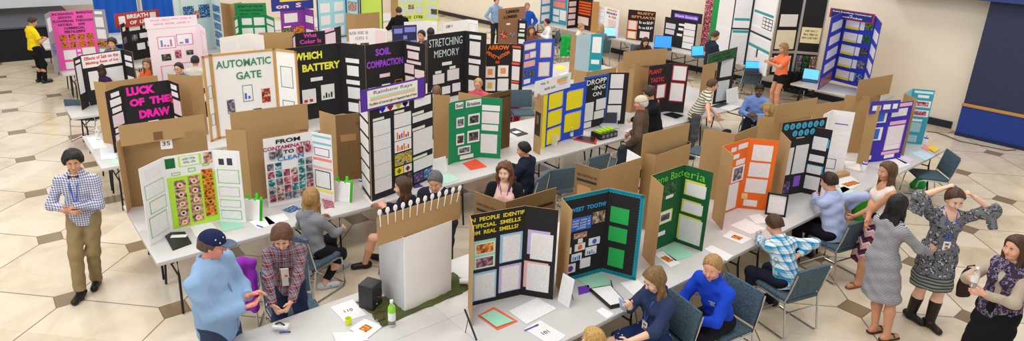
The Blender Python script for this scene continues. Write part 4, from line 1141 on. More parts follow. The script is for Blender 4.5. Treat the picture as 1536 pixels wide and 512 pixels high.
# rainbow rays
rb = [('s', .24, .0, .92, .075), ('dia', '1c3fd0', .3, .037, .075), ('dia', 'c02a20', .48, .037, .075), ('dia', 'f2e020', .67, .037, .075), ('dia', 'black', .83, .037, .075)]
rb += [('c', 'e8ead8', .08, .12, .33, .145), ('c', 'e8ead8', .57, .1, .8, .125)]
for j in range(5): rb.append(('w', .08, .155 + j*.155, .47, .305 + j*.155))
rb += [('w', .56, .135, .96, .28), ('bar', ('orange', 'blue', 'red'), .56, .29, .96, .42), ('bar', ('orange', 'gold', 'red'), .56, .43, .96, .55), ('f', 'multi', .56, .57, .97, .7), ('c', 'f2e020', .56, .72, .75, .8), ('dia', 'a0a020', .65, .76, .06), ('f', 'dark', .56, .82, .97, .98), ('c', 'e8e8ee', .77, .72, .96, .8), ('dia', 'c02a20', .86, .76, .06)]
board('tall black trifold board with purple header reading rainbow rays', [(537.5, 147), (553, 163), (618, 147), (649, 138)], 2.01, 'black', {
    0: [('w', .1, .02 + .16*j, .9, .15 + .16*j) for j in range(6)], 1: rb,
    2: [('s', .1, .02, .9, .12), ('c', 'e8ead8', .0, .17, .55, .2), ('w', .02, .21, .98, .28), ('c', 'e8ead8', .0, .34, .6, .37), ('w', .03, .38, .98, .64), ('c', 'e8ead8', .02, .67, .7, .7), ('w', .04, .71, .98, .84), ('f', 'violet', .05, .86, .48, .97), ('f', 'blue', .52, .86, .97, .97)]},
    header=(1, -.18, 1.3, 1.24, 1.52, .01, '5a2f9e', [('c', 'f6f2e0', .1, .08, .88, .9), ('t', 'Rainbow Rays', .49, .24, .2, '7a6ab0', .6, .0), ('c', '9fe0e8', .14, .4, .84, .46), ('c', 'f2d84a', .14, .46, .84, .52), ('c', 'f2a8c8', .14, .52, .84, .57), ('t', 'The Effect of Colored Light on Vegetation Rate of Yeast', .49, .74, .14, '1c3c2a', .74, .0)], 0, '5a2f9e'))
board('green trifold board titled soil erosion beside an open carton', [(673, 155), (683, 152), (722, 146), (753.5, 148)], ST, '0f8a55', {
    1: [('s', .0, .03, .3, .13), ('s', .4, .02, 1.0, .13), ('t', 'Soil', .15, .08, .05, '28282c', .24, .01), ('t', 'Erosion', .7, .08, .06, '28282c', .5, .01), ('s', .05, .27, .35, .44), ('f', 'grey', .09, .3, .32, .41), ('s', .5, .25, .95, .43), ('f', 'dark', .55, .28, .9, .4), ('s', .05, .54, .35, .72), ('f', 'dark', .09, .57, .32, .69), ('s', .48, .52, .95, .72), ('f', 'dark', .53, .55, .9, .69), ('s', .12, .76, .6, .88), ('f', 'grey', .16, .78, .56, .86), ('s', .2, .91, .72, .97)],
    2: [('s', .05, .12, .9, .21), ('pg', 'f5ecee', .05, .23, .88, .42), ('s', .05, .44, .85, .54), ('w', .02, .6, .82, .92)]}, back='kraft')
board('plain brown board panel standing left of the soil erosion board', [(650, 143), (675, 143)], 1.75, 'kraft')
board('royal blue board with yellow rounded cards behind a printed carton flap', [(816, 137), (848, 128), (881, 121)], ST, '1f4fc8', {
    0: [('c', 'f4e020', .0, .05, .18, 1.0)] + [('c', 'c8b0d8', .3, .08 + .31*j, .92, .34 + .31*j) for j in range(3)] + [('c', 'f6e41c', .25, .09 + .31*j, .87, .35 + .31*j) for j in range(3)],
    1: [('c', 'c8b0d8', .15, .12, .85, .44), ('c', 'f6e41c', .1, .14, .8, .46), ('c', 'c8b0d8', .12, .52, .82, .84), ('c', 'f6e41c', .07, .54, .77, .86)]},
    header=(0, -.45, 1.2, .92, 1.17, .02, 'white', [('t', 8, .25, .25, .13, '8a8a96', .22, .01), ('t', 10, .4, .65, .15, '7a7a86', .3, .01), ('c', 'f0b060', .6, .2, .88, .5), ('c', 'a0c8b0', .72, .15, .9, .35), ('c', 'e0a0c0', .66, .55, .9, .62)], 0, 'white'))
board('printed brown carton flap left of the royal blue board', [(804, 139), (814.5, 144)], ST, 'kraft', {0: [('c', '2e2620', .1, .3, .85, .7), ('c', '8a6a4a', .3, .36, .6, .5), ('pg', 'b98a58', .2, .05, .8, .22)]})
board('black and white board with hand drawn dropping in on title', [(877, 116), (914, 109), (944, 109)], ST, 'black', {
    0: [('scal', '2f6fd8', .03, 'tlr'), ('t', 'DROPP', .5, .12, .1, 'f4f4f4', .8, .01), ('t', '-ING', .6, .24, .08, 'f4f4f4', .55, .01), ('t', 'ON', .55, .36, .08, 'f4f4f4', .35, .01), ('w', .02, .5, .45, .85), ('w', .55, .47, .95, .68), ('w', .5, .7, .9, .85), ('w', .05, .87, .4, .98)],
    1: [('w', .1, .03, .75, .3), ('w', .08, .33, .75, .6), ('w', .06, .63, .75, .93)]})
board('black board with red framed pages titled plant tastic', [(974, 99), (1008, 95), (1034, 97)], ST, 'black', {
    0: [('t', 'PLANT', .3, .13, .09, 'd83a48', .55, .02), ('t', 'TASTIC', .42, .3, .09, 'd83a48', .62, .02), ('c', 'c8323c', .0, .42, .35, .7), ('w', .05, .44, .31, .68), ('c', 'c8323c', .42, .4, .85, .7), ('w', .46, .42, .8, .68), ('c', 'c8323c', .12, .72, .62, .98), ('w', .16, .74, .58, .96)],
    1: [('c', 'c8323c', .08, .03, .92, .35), ('w', .14, .05, .88, .33), ('c', 'c8323c', .05, .38, .88, .78), ('w', .1, .4, .84, .76)]})
board('black board with pale grey pages beside the boy in the striped shirt', [(1078, 88), (1105, 84)], ST, 'black', {0: [('pg', 'd8dcdc', .2, .03, .85, .42), ('pg', 'cfd8d8', .15, .5, .8, .95)]})
b_ = board('brown board panel with dark green chalk style header', [(1055, 98), (1075, 93)], ST, 'kraft')
panel(b_, at(1062, 88, 1.82).to_2d(), at(1106, 76, 1.82).to_2d(), 1.68, 1.9, '2a5a34', [('t', 11, .45, .35, .16, '1a3a22', .6, .01), ('t', 10, .5, .7, .16, '1a3a22', .6, .01)], name='header_panel')
# second row, turned away
b_ = away('wide brown carton board back carrying a white number 35 card', [(173.5, 214), (181, 207), (309, 196)], 1.66, [(1, [('s', .44, .07, .58, .21), ('t', '35', .51, .13, .06, '3a3a4a', .09, .0)])])
hh = panel(b_, at(308, 198, 1.62).to_2d(), at(181, 217, 1.62).to_2d(), 1.6, 1.86, 'white', name='header_panel', off=-.02)
Lh = max(v.co.x for v in hh.data.vertices)
q = MB(); q.box((0, .0, 0), (.1, .004, .1)); q.build('brown_tape', mat('7a5a38', .4), hh, (Lh*.52, .0065, .02))
b_ = away('large plain brown board back between the petri dish board and contaminated to clean board', [(338, 194), (369, 196), (461, 178)], ST)
panel(b_, at(462, 184, 1.66).to_2d(), at(347, 200, 1.66).to_2d(), 1.58, 1.93, 'white', name='header_panel', off=-.015)
away('brown printed carton board back with a small number tag left of rainbow rays', [(479, 166), (503, 173), (562, 167)], ST, [(1, [('t', 7, .75, .1, .03, '4a3826', .3), ('t', 7, .7, .15, .03, '4a3826', .4), ('t', 5, .72, .2, .03, '4a3826', .3), ('s', .6, .22, .8, .36), ('t', '11', .7, .29, .06, '4a4a50', .08), ('o', '9a764a', .3, .45, .7, .9, .004), ('pg', 'b98a58', .1, .3, .5, .4)])], col='black')
away('printed brown carton board back behind the soil erosion board', [(688, 138), (722, 144), (767, 134)], ST, [(1, [('d', '2a221c', .35, .3, .14, 2), ('c', '2a221c', .6, .08, .95, .11), ('c', '2a221c', .55, .8, .7, .86)])])
b_ = away('tall brown board back with raised plain header behind plant tastic board', [(927, 93), (953, 96), (996, 88)], ST)
panel(b_, at(998, 91, 1.71).to_2d(), at(933, 97, 1.71).to_2d(), 1.65, 1.96, 'white', name='header_panel', off=-.01)
away('low brown board back behind the dropping in on board', [(862, 104), (880, 108), (925, 101)], ST)
# ================================================================ third row
TT = 2.08
board('black trifold board with pink foam letters luck of the draw', [(157, 138), (182, 129), (252, 120), (268, 126)], 1.71, 'black', {
    0: [('s', .3, .06, .8, .13), ('s', .2, .16, .85, .27), ('s', .25, .3, .8, .38), ('pg', 'f0dce4', .2, .41, .85, .6), ('s', .25, .63, .8, .7), ('pg', 'f0dce4', .2, .73, .85, .88)],
    1: [('t', 'LUCK', .38, .11, .14, 'hot', .6, .06), ('t', 'OF  THE', .55, .30, .13, 'hot', .88, .06), ('t', 'DRAW', .62, .51, .14, 'hot', .68, .06), ('s', .45, .64, .68, .7)],
    2: [('s', .2, .05, .75, .13), ('s', .2, .17, .8, .25), ('pg', 'f4dce0', .25, .3, .95, .55), ('pg', 'f4dce0', .2, .6, .9, .88), ('f', 'red', .0, .22, .22, .38)]})
board('brown carton wing standing left of the luck of the draw board', [(140, 122), (157, 124), (236, 113)], 1.75, 'kraft', back='kraft')
board('brown plain board back right of the luck of the draw board', [(251, 111), (283, 114), (303, 113)], 1.75, 'kraft')
board('white wood framed trifold board titled automatic gate', [(303, 85), (314.5, 82), (411, 73), (444, 77)], 2.14, 'f3f1ef', {
    1: [('t', 'AUTOMATIC', .5, .13, .09, '3f8a62', .86, .02), ('t', 'GATE', .56, .28, .09, '3f8a62', .4, .02), ('o', '2f8a62', .44, .4, .6, .6, .01), ('bar', ('4a6ac8',), .45, .41, .59, .59), ('f', 'grey', .18, .55, .3, .72), ('f', 'red', .74, .47, .88, .64), ('f', 'dark', .58, .7, .72, .8), ('w', .76, .7, .92, .86)],
    0: [('w', .3, .35, .8, .5), ('o', '2f9a7a', .3, .35, .8, .5, .008), ('w', .3, .68, .8, .82), ('o', '2f9a7a', .3, .68, .8, .82, .008)], 2: [('o', '2f8a62', .22, .2, .78, .46, .012), ('w', .26, .22, .74, .44), ('o', '2f8a62', .22, .62, .78, .82, .012), ('w', .26, .64, .74, .8)]}, frame='wood', back='f3f1ef')
board('tall black trifold board with yellow letters which battery', [(427, 73), (510, 64), (547, 68)], TT, 'black', {
    0: [('t', 'WHICH', .4, .13, .1, 'f0f04a', .5, .04), ('t', 'BATTERY', .63, .29, .1, 'f0f04a', .7, .04), ('s', .42, .43, .64, .48), ('bar', ('c82a30',), .25, .58, .5, .78), ('bar', ('2a8a4a', 'black'), .6, .55, .85, .76)],
    1: [('s', .2, .2, .75, .26), ('s', .25, .3, .72, .44), ('s', .2, .5, .75, .56), ('pg', 'f0eef0', .25, .6, .75, .76), ('s', .25, .82, .75, .95)]}, cuts=None)
board('tall black board with purple letters soil compaction', [(547.5, 68), (605, 60), (638, 66)], TT, 'black', {
    0: [('t', 'SOIL', .45, .12, .1, '9a4ad8', .4, .04), ('t', 'COMPACTION', .5, .28, .1, '9a4ad8', .96, .04), ('pg', 'f4dcdc', .35, .43, .62, .48), ('s', .05, .6, .25, .7), ('s', .4, .58, .62, .66), ('o', 'gold', .75, .55, .95, .66, .008)],
    1: [('pg', 'f4dcdc', .15, .06, .75, .11), ('pg', 'f4dcdc', .2, .14, .7, .24), ('pg', 'f4dcdc', .15, .27, .8, .31), ('pg', 'f4dcdc', .05, .33, .48, .46), ('pg', 'f4dcdc', .52, .38, .95, .5), ('pg', 'f4dcdc', .08, .5, .5, .6), ('pg', 'f4dcdc', .15, .66, .85, .8)]})
board('tall black board with silver brush letters stretching memory', [(641, 53), (698, 46), (730, 50)], TT, 'black', {
    0: [('t', 'STRETCHING', .48, .13, .12, 'cfdcdc', .88, .0), ('t', 'MEMORY', .5, .3, .11, 'cfdcdc', .66, .0), ('s', .38, .44, .64, .49), ('s', .2, .56, .36, .6), ('w', .14, .61, .44, .76), ('s', .58, .52, .74, .56), ('w', .52, .57, .84, .74), ('s', .1, .84, .3, .96), ('s', .38, .82, .6, .94), ('s', .66, .8, .88, .93)],
    1: [('s', .2, .05, .75, .11), ('w', .22, .15, .72, .37), ('s', .18, .42, .75, .49), ('w', .2, .52, .68, .68), ('w', .2, .76, .7, .94)]})
board('black trifold board with orange letters arrow', [(728, 66), (768, 66), (786, 68)], 1.8, 'black', {
    0: [('t', 'ARROW', .5, .07, .09, 'f0782a', .8, .04), ('t', 'PENET', .25, .22, .07, 'f0782a', .42, .03, -30), ('t', 'RATION', .7, .22, .07, 'f0782a', .48, .03, 30), ('c', 'd8402a', .4, .34, .55, .39), ('s', .0, .45, .4, .68), ('c', 'f0a05a', .12, .5, .3, .62), ('s', .5, .43, .9, .66), ('c', 'f0a05a', .6, .48, .8, .6), ('s', .02, .72, .42, .95), ('c', 'f0c05a', .12, .78, .3, .9), ('s', .5, .7, .92, .95)],
    1: [('c', 'e85a4a', .05, .03, .75, .07), ('w', .1, .1, .75, .34), ('c', 'e85a4a', .05, .36, .7, .41), ('w', .08, .44, .72, .72), ('c', 'e85a4a', .05, .74, .7, .78), ('w', .08, .8, .7, .98)]})
board('blue trifold board with rounded pink edged pages', [(785, 63), (806, 59), (832, 58)], 1.75, '2a55c8', {
    0: [('c', 'f2b8b0', .1, .06, .9, .2), ('s', .15, .08, .85, .18), ('c', 'f2b8b0', .15, .28, .45, .4), ('c', 'f2b8b0', .5, .25, .95, .4), ('s', .55, .27, .9, .38), ('c', 'f2b8b0', .1, .45, .9, .58), ('f', 'dark', .1, .66, .35, .8), ('f', 'dark', .5, .66, .85, .82), ('s', .15, .85, .6, .95)],
    1: [('c', 'f2b8b0', .2, .08, .85, .42), ('w', .25, .1, .8, .4), ('c', 'f2b8b0', .15, .52, .8, .85), ('w', .2, .54, .75, .83)]})
board('pale blue and teal trifold board with brown left wing', [(857, 53), (865, 53), (887, 51), (906, 52)], 1.78, 'b9d4e0', {
    1: [('pg', 'b9d4e0', .2, .1, .9, .3), ('f', 'dark', .15, .85, .35, .93), ('f', 'dark', .5, .85, .68, .93)], 2: [('s', .15, .06, .85, .42), ('s', .15, .58, .8, .68), ('s', .1, .84, .85, .98)]}, cols={0: 'kraft', 2: '1a9aa8'})
# ================================================================ fourth row
board('black trifold board about salt melting ice with white title strip', [(109.5, 88), (121, 83), (183, 74), (198, 78)], 1.71, 'black', {
    0: [('s', .2, .06, .8, .11), ('pg', 'e8e8ee', .15, .15, .8, .7)],
    1: [('s', .0, .02, .95, .26), ('t', 'Effects of Salt on the', .47, .08, .07, 'd84a4a', .82, .02), ('t', 'Melting Rate of Ice', .47, .18, .07, 'd84a4a', .78, .02), ('w', .1, .34, .4, .7), ('w', .5, .32, .95, .85)],
    2: [('s', .15, .1, .85, .2), ('s', .15, .24, .85, .32), ('s', .2, .52, .8, .6), ('s', .25, .64, .8, .75)]})
board('low white board with two small photographs behind the automatic gate board', [(329, 57), (374, 50), (395, 53)], ('Y', 6.15), 'f2ece4', {
    0: [('w', .1, .1, .5, .3), ('f', 'camo', .35, .5, .6, .75), ('f', 'dark', .68, .4, .95, .65), ('w', .65, .05, .95, .3)], 1: [('w', .2, .2, .8, .8)]}, back='f2ece4')
board('black board with pink letters what color is', [(438, 55), (443, 50), (486, 46), (511, 39)], 1.71, 'black', {
    1: [('t', 'What', .5, .08, .1, 'e04ac0', .45, .02), ('t', 'Color Is', .5, .22, .1, 'e04ac0', .75, .02)], 0: [('c', 'f0d0e4', .2, .05, .8, .3)], 2: [('c', 'f0b8d8', .05, .0, .6, .06), ('pg', 'f0dce8', .05, .1, .65, .45)]})
board('low white board with grey capital letters and dark photographs', [(523, 44), (560, 42), (580, 44)], 1.6, 'f4eeee', {
    0: [('t', 14, .4, .12, .09, '9a96a4', .75, .01), ('t', 7, .5, .28, .09, '9a96a4', .5, .01), ('f', 'dark', .05, .42, .3, .6), ('f', 'dark', .45, .42, .8, .6)], 1: [('pg', 'f6dcdc', .1, .05, .9, .6)]})
board('navy board with lilac word labels', [(588, 39), (625, 37)], 1.71, '2a2e58', {0: [('c', '8a8ae0', .08, .08, .42, .2), ('c', '8a8ae0', .5, .05, .95, .18), ('c', '8a8ae0', .45, .26, .6, .36), ('c', '8a8ae0', .06, .42, .35, .52), ('c', '8a8ae0', .4, .42, .68, .52), ('c', '8a8ae0', .74, .4, .97, .5), ('c', '8a8ae0', .3, .6, .7, .7)]})
board('white trifold board behind the navy lilac labelled board', [(606, 33), (640, 31), (656, 32)], 1.75, 'f1eff0', {0: [('w', .5, .2, .9, .5)], 1: [('w', .1, .1, .9, .4), ('w', .1, .5, .9, .8)]})
board('low white board with a small dark heading near the steel rails', [(664, 34), (702, 29), (717, 31)], 1.71, 'f3f0ec', {0: [('t', 7, .25, .12, .07, '3a3a3a', .25, .01), ('pg', 'f4efdc', .3, .3, .8, .55)], 1: [('o', 'a0c8b8', .1, .1, .85, .6, .01)]})
b_ = LL = board('rough brown carton board reading limber lumber', [(748, 31), (777, 29)], ('Y', 5.75), '8a6244', {0: [('f', 'red', .1, .35, .45, .6), ('f', 'grey', .6, .4, .85, .55), ('s', .4, .1, .6, .15), ('s', .4, .75, .7, .83)]})
zl = LL.location.z + max(v.co.z for v in [c for c in bpy.data.objects if c.parent == LL][0].data.vertices)
panel(b_, at(746, 30, zl).to_2d(), at(787, 25, zl).to_2d(), zl - .05, zl + .3, '9a7050', [('t', 'LIMBER', .52, .3, .24, '1c1814', .5, .03), ('t', 'LUMBER', .45, .7, .24, '1c1814', .5, .03)], name='header_panel', off=.03)
board('narrow black board with stacked white labels beside the limber lumber board', [(777, 30), (791, 31)], ('Y', 5.6), 'black', {0: [('s', .2, .1, .8, .25), ('s', .2, .3, .75, .36), ('c', 'cfe8c8', .1, .42, .75, .52), ('s', .15, .6, .8, .75)]})
# ================================================================ fifth row and beyond
board('white board with pink outlines and small dark photographs', [(220, 42), (299, 36), (308, 44)], ('Y', 6.3), 'f4e6ea', {
    0: [('o', 'e860b0', .16, .16, .5, .36, .012), ('bar', ('7a7ac8', 'c87aa8'), .18, .17, .48, .35), ('o', 'e860b0', .52, .14, .84, .33, .012), ('bar', ('7a7ac8',), .54, .15, .82, .32), ('f', 'dark', .2, .45, .38, .56), ('f', 'pink', .46, .4, .58, .54), ('f', 'dark', .68, .42, .82, .5), ('o', 'e860b0', .16, .64, .48, .95, .012), ('w', .18, .66, .46, .93), ('o', 'e860b0', .52, .62, .84, .92, .012), ('w', .54, .64, .82, .9)],
    1: [('o', 'e860b0', .1, .1, .9, .4, .008), ('o', 'e860b0', .1, .45, .9, .9, .008)]}, header=(0, -.02, .96, 9.97, 10.2, .01, 'f4e6ea', [('t', 12, .3, .25, .12, 'f090c8', .4, .01), ('t', 14, .7, .22, .12, 'f090c8', .4, .01), ('t', 19, .5, .6, .14, 'f090c8', .7, .01)], 0, 'f4e6ea'))
board('pink and grey trifold board on fertilizers with marigold photographs', [(67, 22), (75, 17.5), (138, 14), (157, 14.5)], 2.08, 'f05ab4', {
    1: [('t', 'INCREASING', .28, .05, .04, '3a1c4a', .5, .02), ('t', 'MARIGOLD', .8, .04, .04, '3a1c4a', .4, .02), ('t', 'GROWTH      AND', .45, .11, .04, '3a1c4a', .6, .02), ('t', 'FLOWERING  THROUGH', .5, .17, .04, '3a1c4a', .95, .02), ('t', 'NATURAL      AND', .45, .23, .04, '3a1c4a', .65, .02), ('t', 'COMMERCIAL', .5, .29, .04, '3a1c4a', .5, .02), ('t', 'FERTILIZERS', .5, .35, .04, '3a1c4a', .5, .02)]
       + grid(('f', 'marigold'), .12, .4, .92, .62, 4, 2, .05, .03) + [('w', .14, .66, .44, .82), ('w', .6, .64, .92, .8), ('s', .48, .66, .56, .7), ('s', .48, .74, .56, .78), ('w', .14, .86, .44, .98)],
    0: [('c', 'f2eef4', .2, .08, .8, .3), ('f', 'blue', .2, .5, .8, .7)], 2: [('s', .15, .03, .75, .08), ('w', .1, .13, .75, .3), ('w', .1, .34, .8, .5), ('f', 'marigold', .0, .54, .95, .64), ('w', .1, .68, .9, .88)]}, cols={0: '9a969e', 2: '9a969e'}, back='9a969e')
board('black trifold board with red header reading breath of life', [(180, 37), (188, 33), (228, 28), (238, 30)], ('Y', 9.6), 'black', {
    1: [('s', .1, .08, .5, .24), ('s', .6, .06, .95, .22), ('f', 'grey', .15, .35, .35, .5), ('s', .45, .33, .8, .46), ('f', 'grey', .82, .3, .98, .44), ('s', .3, .58, .6, .75), ('s', .7, .56, .98, .7)], 0: [('s', .3, .1, .8, .2), ('f', 'grey', .2, .35, .8, .5)]},
    header=(1, -.4, 1.25, 9.88, 10.22, .05, 'b83a34', [('t', 'BREATH', .5, .28, .3, 'f4f0ee', .48, .04), ('t', 'OF  LIFE', .52, .72, .26, 'f4f0ee', .42, .04), ('s', .08, .2, .22, .75), ('s', .78, .15, .92, .65)], 0))
board('tall pale green poster board with navy and orange pictures', [(258, -14), (266, -20), (314, -24), (327, -20)], ('Y', 9.7), 'cfe0dc', {
    1: grid(('f', 'blue'), .08, .3, .92, .5, 2, 1, .15, .03) + [('f', 'dish', .4, .38, .6, .5), ('pg', 'cfe6e4', .1, .55, .9, .68), ('pg', 'cfe6e4', .1, .72, .9, .86)], 2: grid(('f', 'blue'), .1, .3, .9, .95, 1, 5, 0, .03)}, frame='cfd2d4')
away('tall plain brown board back beside the pale green poster board', [(331, 4), (345, 6), (362, 3)], ('Y', 10.4))
board('green trifold board with header about color and salt intake', [(350, 27), (357, 23), (398, 22), (411, 27)], ('Y', 9.6), '0f8a4a', {
    1: [('w', .12, .1, .48, .3), ('w', .56, .08, .95, .32), ('w', .1, .4, .5, .6), ('w', .56, .4, .95, .62)], 2: [('s', .1, .1, .9, .25), ('s', .1, .3, .9, .6)], 0: [('s', .2, .1, .8, .3), ('s', .2, .35, .8, .5)]},
    header=(1, -.1, 1.05, 9.98, 10.32, .02, '0f8a4a', [('t', 'EFFECT OF COLOR', .5, .25, .16, '0a3a20', .8, .03), ('t', 'ON SALT INTAKE', .52, .55, .16, '0a3a20', .75, .03), ('t', 12, .5, .84, .14, '0a2a18', .7, .03)], 0))
board('purple board with white notes and navy and yellow header', [(420, 15), (456, 12), (470, 15)], ('Y', 9.7), '8a3aa0', {
    0: [('w', .15, .12, .7, .38), ('f', 'green', .05, .55, .4, .8), ('f', 'orange', .5, .52, .95, .78), ('s', .1, .48, .4, .52)], 1: [('s', .1, .2, .9, .4), ('s', .1, .6, .9, .78)]},
    header=(0, -.35, 1.4, 9.97, 10.3, .02, '2a3a90', [('t', 'on  S', .4, .6, .4, 'f4c8d0', .6, .04), ('c', 'f0d860', .2, -.3, .9, .25)], 0))
away('plain brown board back left of the pink lettered what color is board', [(388, 49), (440, 48)], 1.71)
board('pale blue trifold board with round edged charts, tall in the far rows', [(474, -18), (518, -22), (537, -20)], ('Y', 9.9), 'a4dce8', {
    0: grid(('s',), .1, .3, .9, .95, 2, 3, .15, .06), 1: grid(('f', 'dish'), .15, .3, .85, .95, 1, 3, 0, .05)}, frame='2a5aa0')
board('lime green board with dark edge in the far rows', [(539, -18), (573, -20)], ('Y', 9.9), 'cfe860', frame='2a3a5a')
away('plain brown board back left of the standing man in the dark suit', [(519, 19), (533, 21), (569, 18)], ('Y', 9.2))
board('lime and grey patchwork board behind the man in the dark suit', [(586, -8), (597, -9), (636, -10), (657, -8)], ('Y', 10.0), 'dbe46a', {
    1: grid(('pg', 'cfd8dc'), .05, .05, .95, .55, 3, 2, .06, .06) + [('f', 'skin', .38, .3, .6, .42), ('t', 10, .5, .64, .08, '2a3a2a', .9, .03), ('pg', 'cfd8dc', .05, .72, .3, .95), ('pg', 'cfd8dc', .55, .72, .95, .95)], 2: grid(('pg', 'cfd8dc'), .1, .05, .9, .9, 1, 4, 0, .08) + [('f', 'dark', .5, .4, .95, .55)]}, cols={0: 'kraft'})
# ================================================================ along the right wall
board('teal trifold board with salmon and pink pages near the limber lumber board', [(812, -7), (829, -9), (852, -5)], ('X', 16.0), '3a9ab8', {0: grid(('s',), .1, .1, .8, .9, 1, 3, 0, .08), 1: [('c', 'e0609a', .1, .02, .8, .2), ('c', 'f28a6a', .1, .24, .85, .42), ('w', .1, .5, .5, .7), ('w', .1, .76, .5, .94), ('s', .55, .5, .95, .85)]})
board('black board with orange labels between teal board and brown panel', [(853, -3), (867, -4), (890, 0)], ('X', 16.0), '2a1414', {0: grid(('pg', 'f0dcdc'), .1, .12, .85, .9, 1, 4, 0, .05), 1: [('c', 'e85a1a', .1, .1 + .09*j, .9, .16 + .09*j) for j in range(5)] + [('pg', 'f4d8c8', .1, .6, .8, .85)]})
board('tall brown panel leaning right of the black and orange board', [(889, 2), (899, 3)], ('X', 15.95), 'c08a50')
board('white trifold board with gold and navy letters make money a game', [(894, 8), (910, 10), (930, 15)], ('X', 16.0), 'f6f2f4', {0: [('c', 'f4c8cc', .1, .03, .8, .12), ('o', '8ac0d8', .1, .2, .85, .38, .01), ('o', '8ac0d8', .1, .44, .85, .62, .01), ('pg', 'f4dcdc', .1, .68, .85, .9)],
    1: [('t', 'MAKE', .45, .08, .07, 'gold', .7, .03), ('t', 'MONEY', .45, .2, .07, '2a3a6a', .8, .03), ('t', 'A GA', .5, .32, .07, 'c85a4a', .6, .03), ('pg', 'f6d8dc', .2, .42, .8, .7)]})
board('black board with rust orange letters rusty situation', [(943, 14), (952, 14.5), (984, 18)][0:3:2], ('X', 16.1), '1c1618', {0: [('t', 'RUSTY', .65, .09, .08, 'e09050', .6, .04), ('t', 'SITUATI', .55, .22, .08, 'e09050', .85, .04), ('c', 'f09060', .02, .35, .38, .66), ('pg', 'f4dcd8', .07, .37, .33, .64), ('c', 'f09060', .02, .7, .38, .97), ('pg', 'f4e4c8', .07, .73, .33, .94), ('t', 4, .7, .38, .09, 'f0ecea', .55, .04), ('t', 4, .7, .55, .09, 'f0ecea', .55, .04), ('pg', 'f0d8e0', .5, .68, .85, .9)]})
b_ = board('black board with lit purple title on a raised header by the wall', [(998, 25), (1047, 33)], ('X', 16.15), '1c1a20', {0: [('pg', 'dcd4e0', .05, .2, .35, .38), ('pg', 'dcd4e0', .05, .42, .33, .58), ('s', .45, .15, .62, .22), ('s', .45, .3, .6, .38), ('s', .42, .5, .58, .58)] + [('w', .62, .1 + .22*j, .95, .3 + .22*j) for j in range(4)]},
    header=(0, .18, 1.12, 9.95, 10.24, .02, '1c1a2a', [('c', '7a4ae0', .12, .3, .88, .72), ('t', 'Silent Sounds', .5, .5, .26, 'f0d8ff', .72, .02)], 0))
board('green cloth panel with a hanging strip of pink and grey photographs', [('w', 16.45, 3.05), ('w', 16.45, 2.45)], 2.75, '1f9a50', {0: [('f', 'pink', .0, .0, .42, 1.0)]})
def wp(u, v): q = at(u, v, .76); return ('w', q.x, q.y)
board('very wide white board with black grid and teal heading bars', [wp(1068, 86), wp(1089, 95), wp(1118, 96), wp(1148, 114)], 2.85, 'f2f0f2', {
    0: [('pg', 'f2f0f2', .05, .15, .95, .55), ('pg', 'f2f0f2', .05, .58, .95, .95)],
    1: [('c', '20242a', .0, .0, .06, 1.0), ('c', '20242a', .9, .0, 1.0, 1.0), ('c', '2a9aa0', .1, .42, .88, .45), ('c', '2a9aa0', .1, .12, .88, .16), ('pg', 'f0eef0', .1, .17, .88, .41), ('c', '20242a', .0, .54, 1, .56), ('c', '2a9aa0', .1, .57, .88, .6), ('pg', 'f0eef0', .1, .62, .88, .96)],
    2: [('c', '2a9aa0', .05, .3, .95, .33), ('pg', 'f0eef0', .05, .35, .45, .47), ('c', '20242a', .5, .35, .95, .48)] + grid(('s',), .52, .36, .93, .47, 3, 3, .03, .01) + [('pg', 'f0eef0', .05, .49, .95, .55), ('c', '20242a', .0, .56, 1, .58), ('pg', 'f0eef0', .05, .6, .95, .7), ('c', '2a9aa0', .0, .71, 1, .74), ('c', '20242a', .45, .74, .5, .84), ('pg', 'f0eef0', .05, .76, .4, .97), ('pg', 'f0eef0', .53, .76, .95, .97)]}, back='f2f0f2')
# steel frames holding pages and the rock sample grid
sf = board('grey steel display frame with cream pages and a grid of rock samples', [wp(1151, 113), wp(1187, 113), wp(1222, 116)], 2.85, '17161a', {
    0: [('pg', 'f4f0ea', .15, .28, .85, .42), ('c', 'efe4b8', .1, .46, .88, .68), ('pg', 'f2ead0', .14, .47, .84, .67), ('c', 'a8a6a6', .0, .7, 1, .73), ('s', .15, .76, .85, .95)],
    1: [('c', 'efe4b8', .1, .42, .92, .6), ('t', 13, .5, .46, .02, '3a3424', .5, .01), ('t', 15, .5, .5, .02, '3a3424', .6, .01), ('t', 18, .5, .54, .02, '3a3424', .7, .01), ('c', 'a8a6a6', .0, .7, 1, .73)] + grid(('f', 'grey'), .1, .75, .33, .98, 1, 7, 0, .006) + grid(('f', 'camo'), .38, .75, .62, .98, 1, 7, 0, .006) + grid(('f', 'skin'), .67, .75, .92, .98, 1, 7, 0, .006)}, frame='a8a6a6')
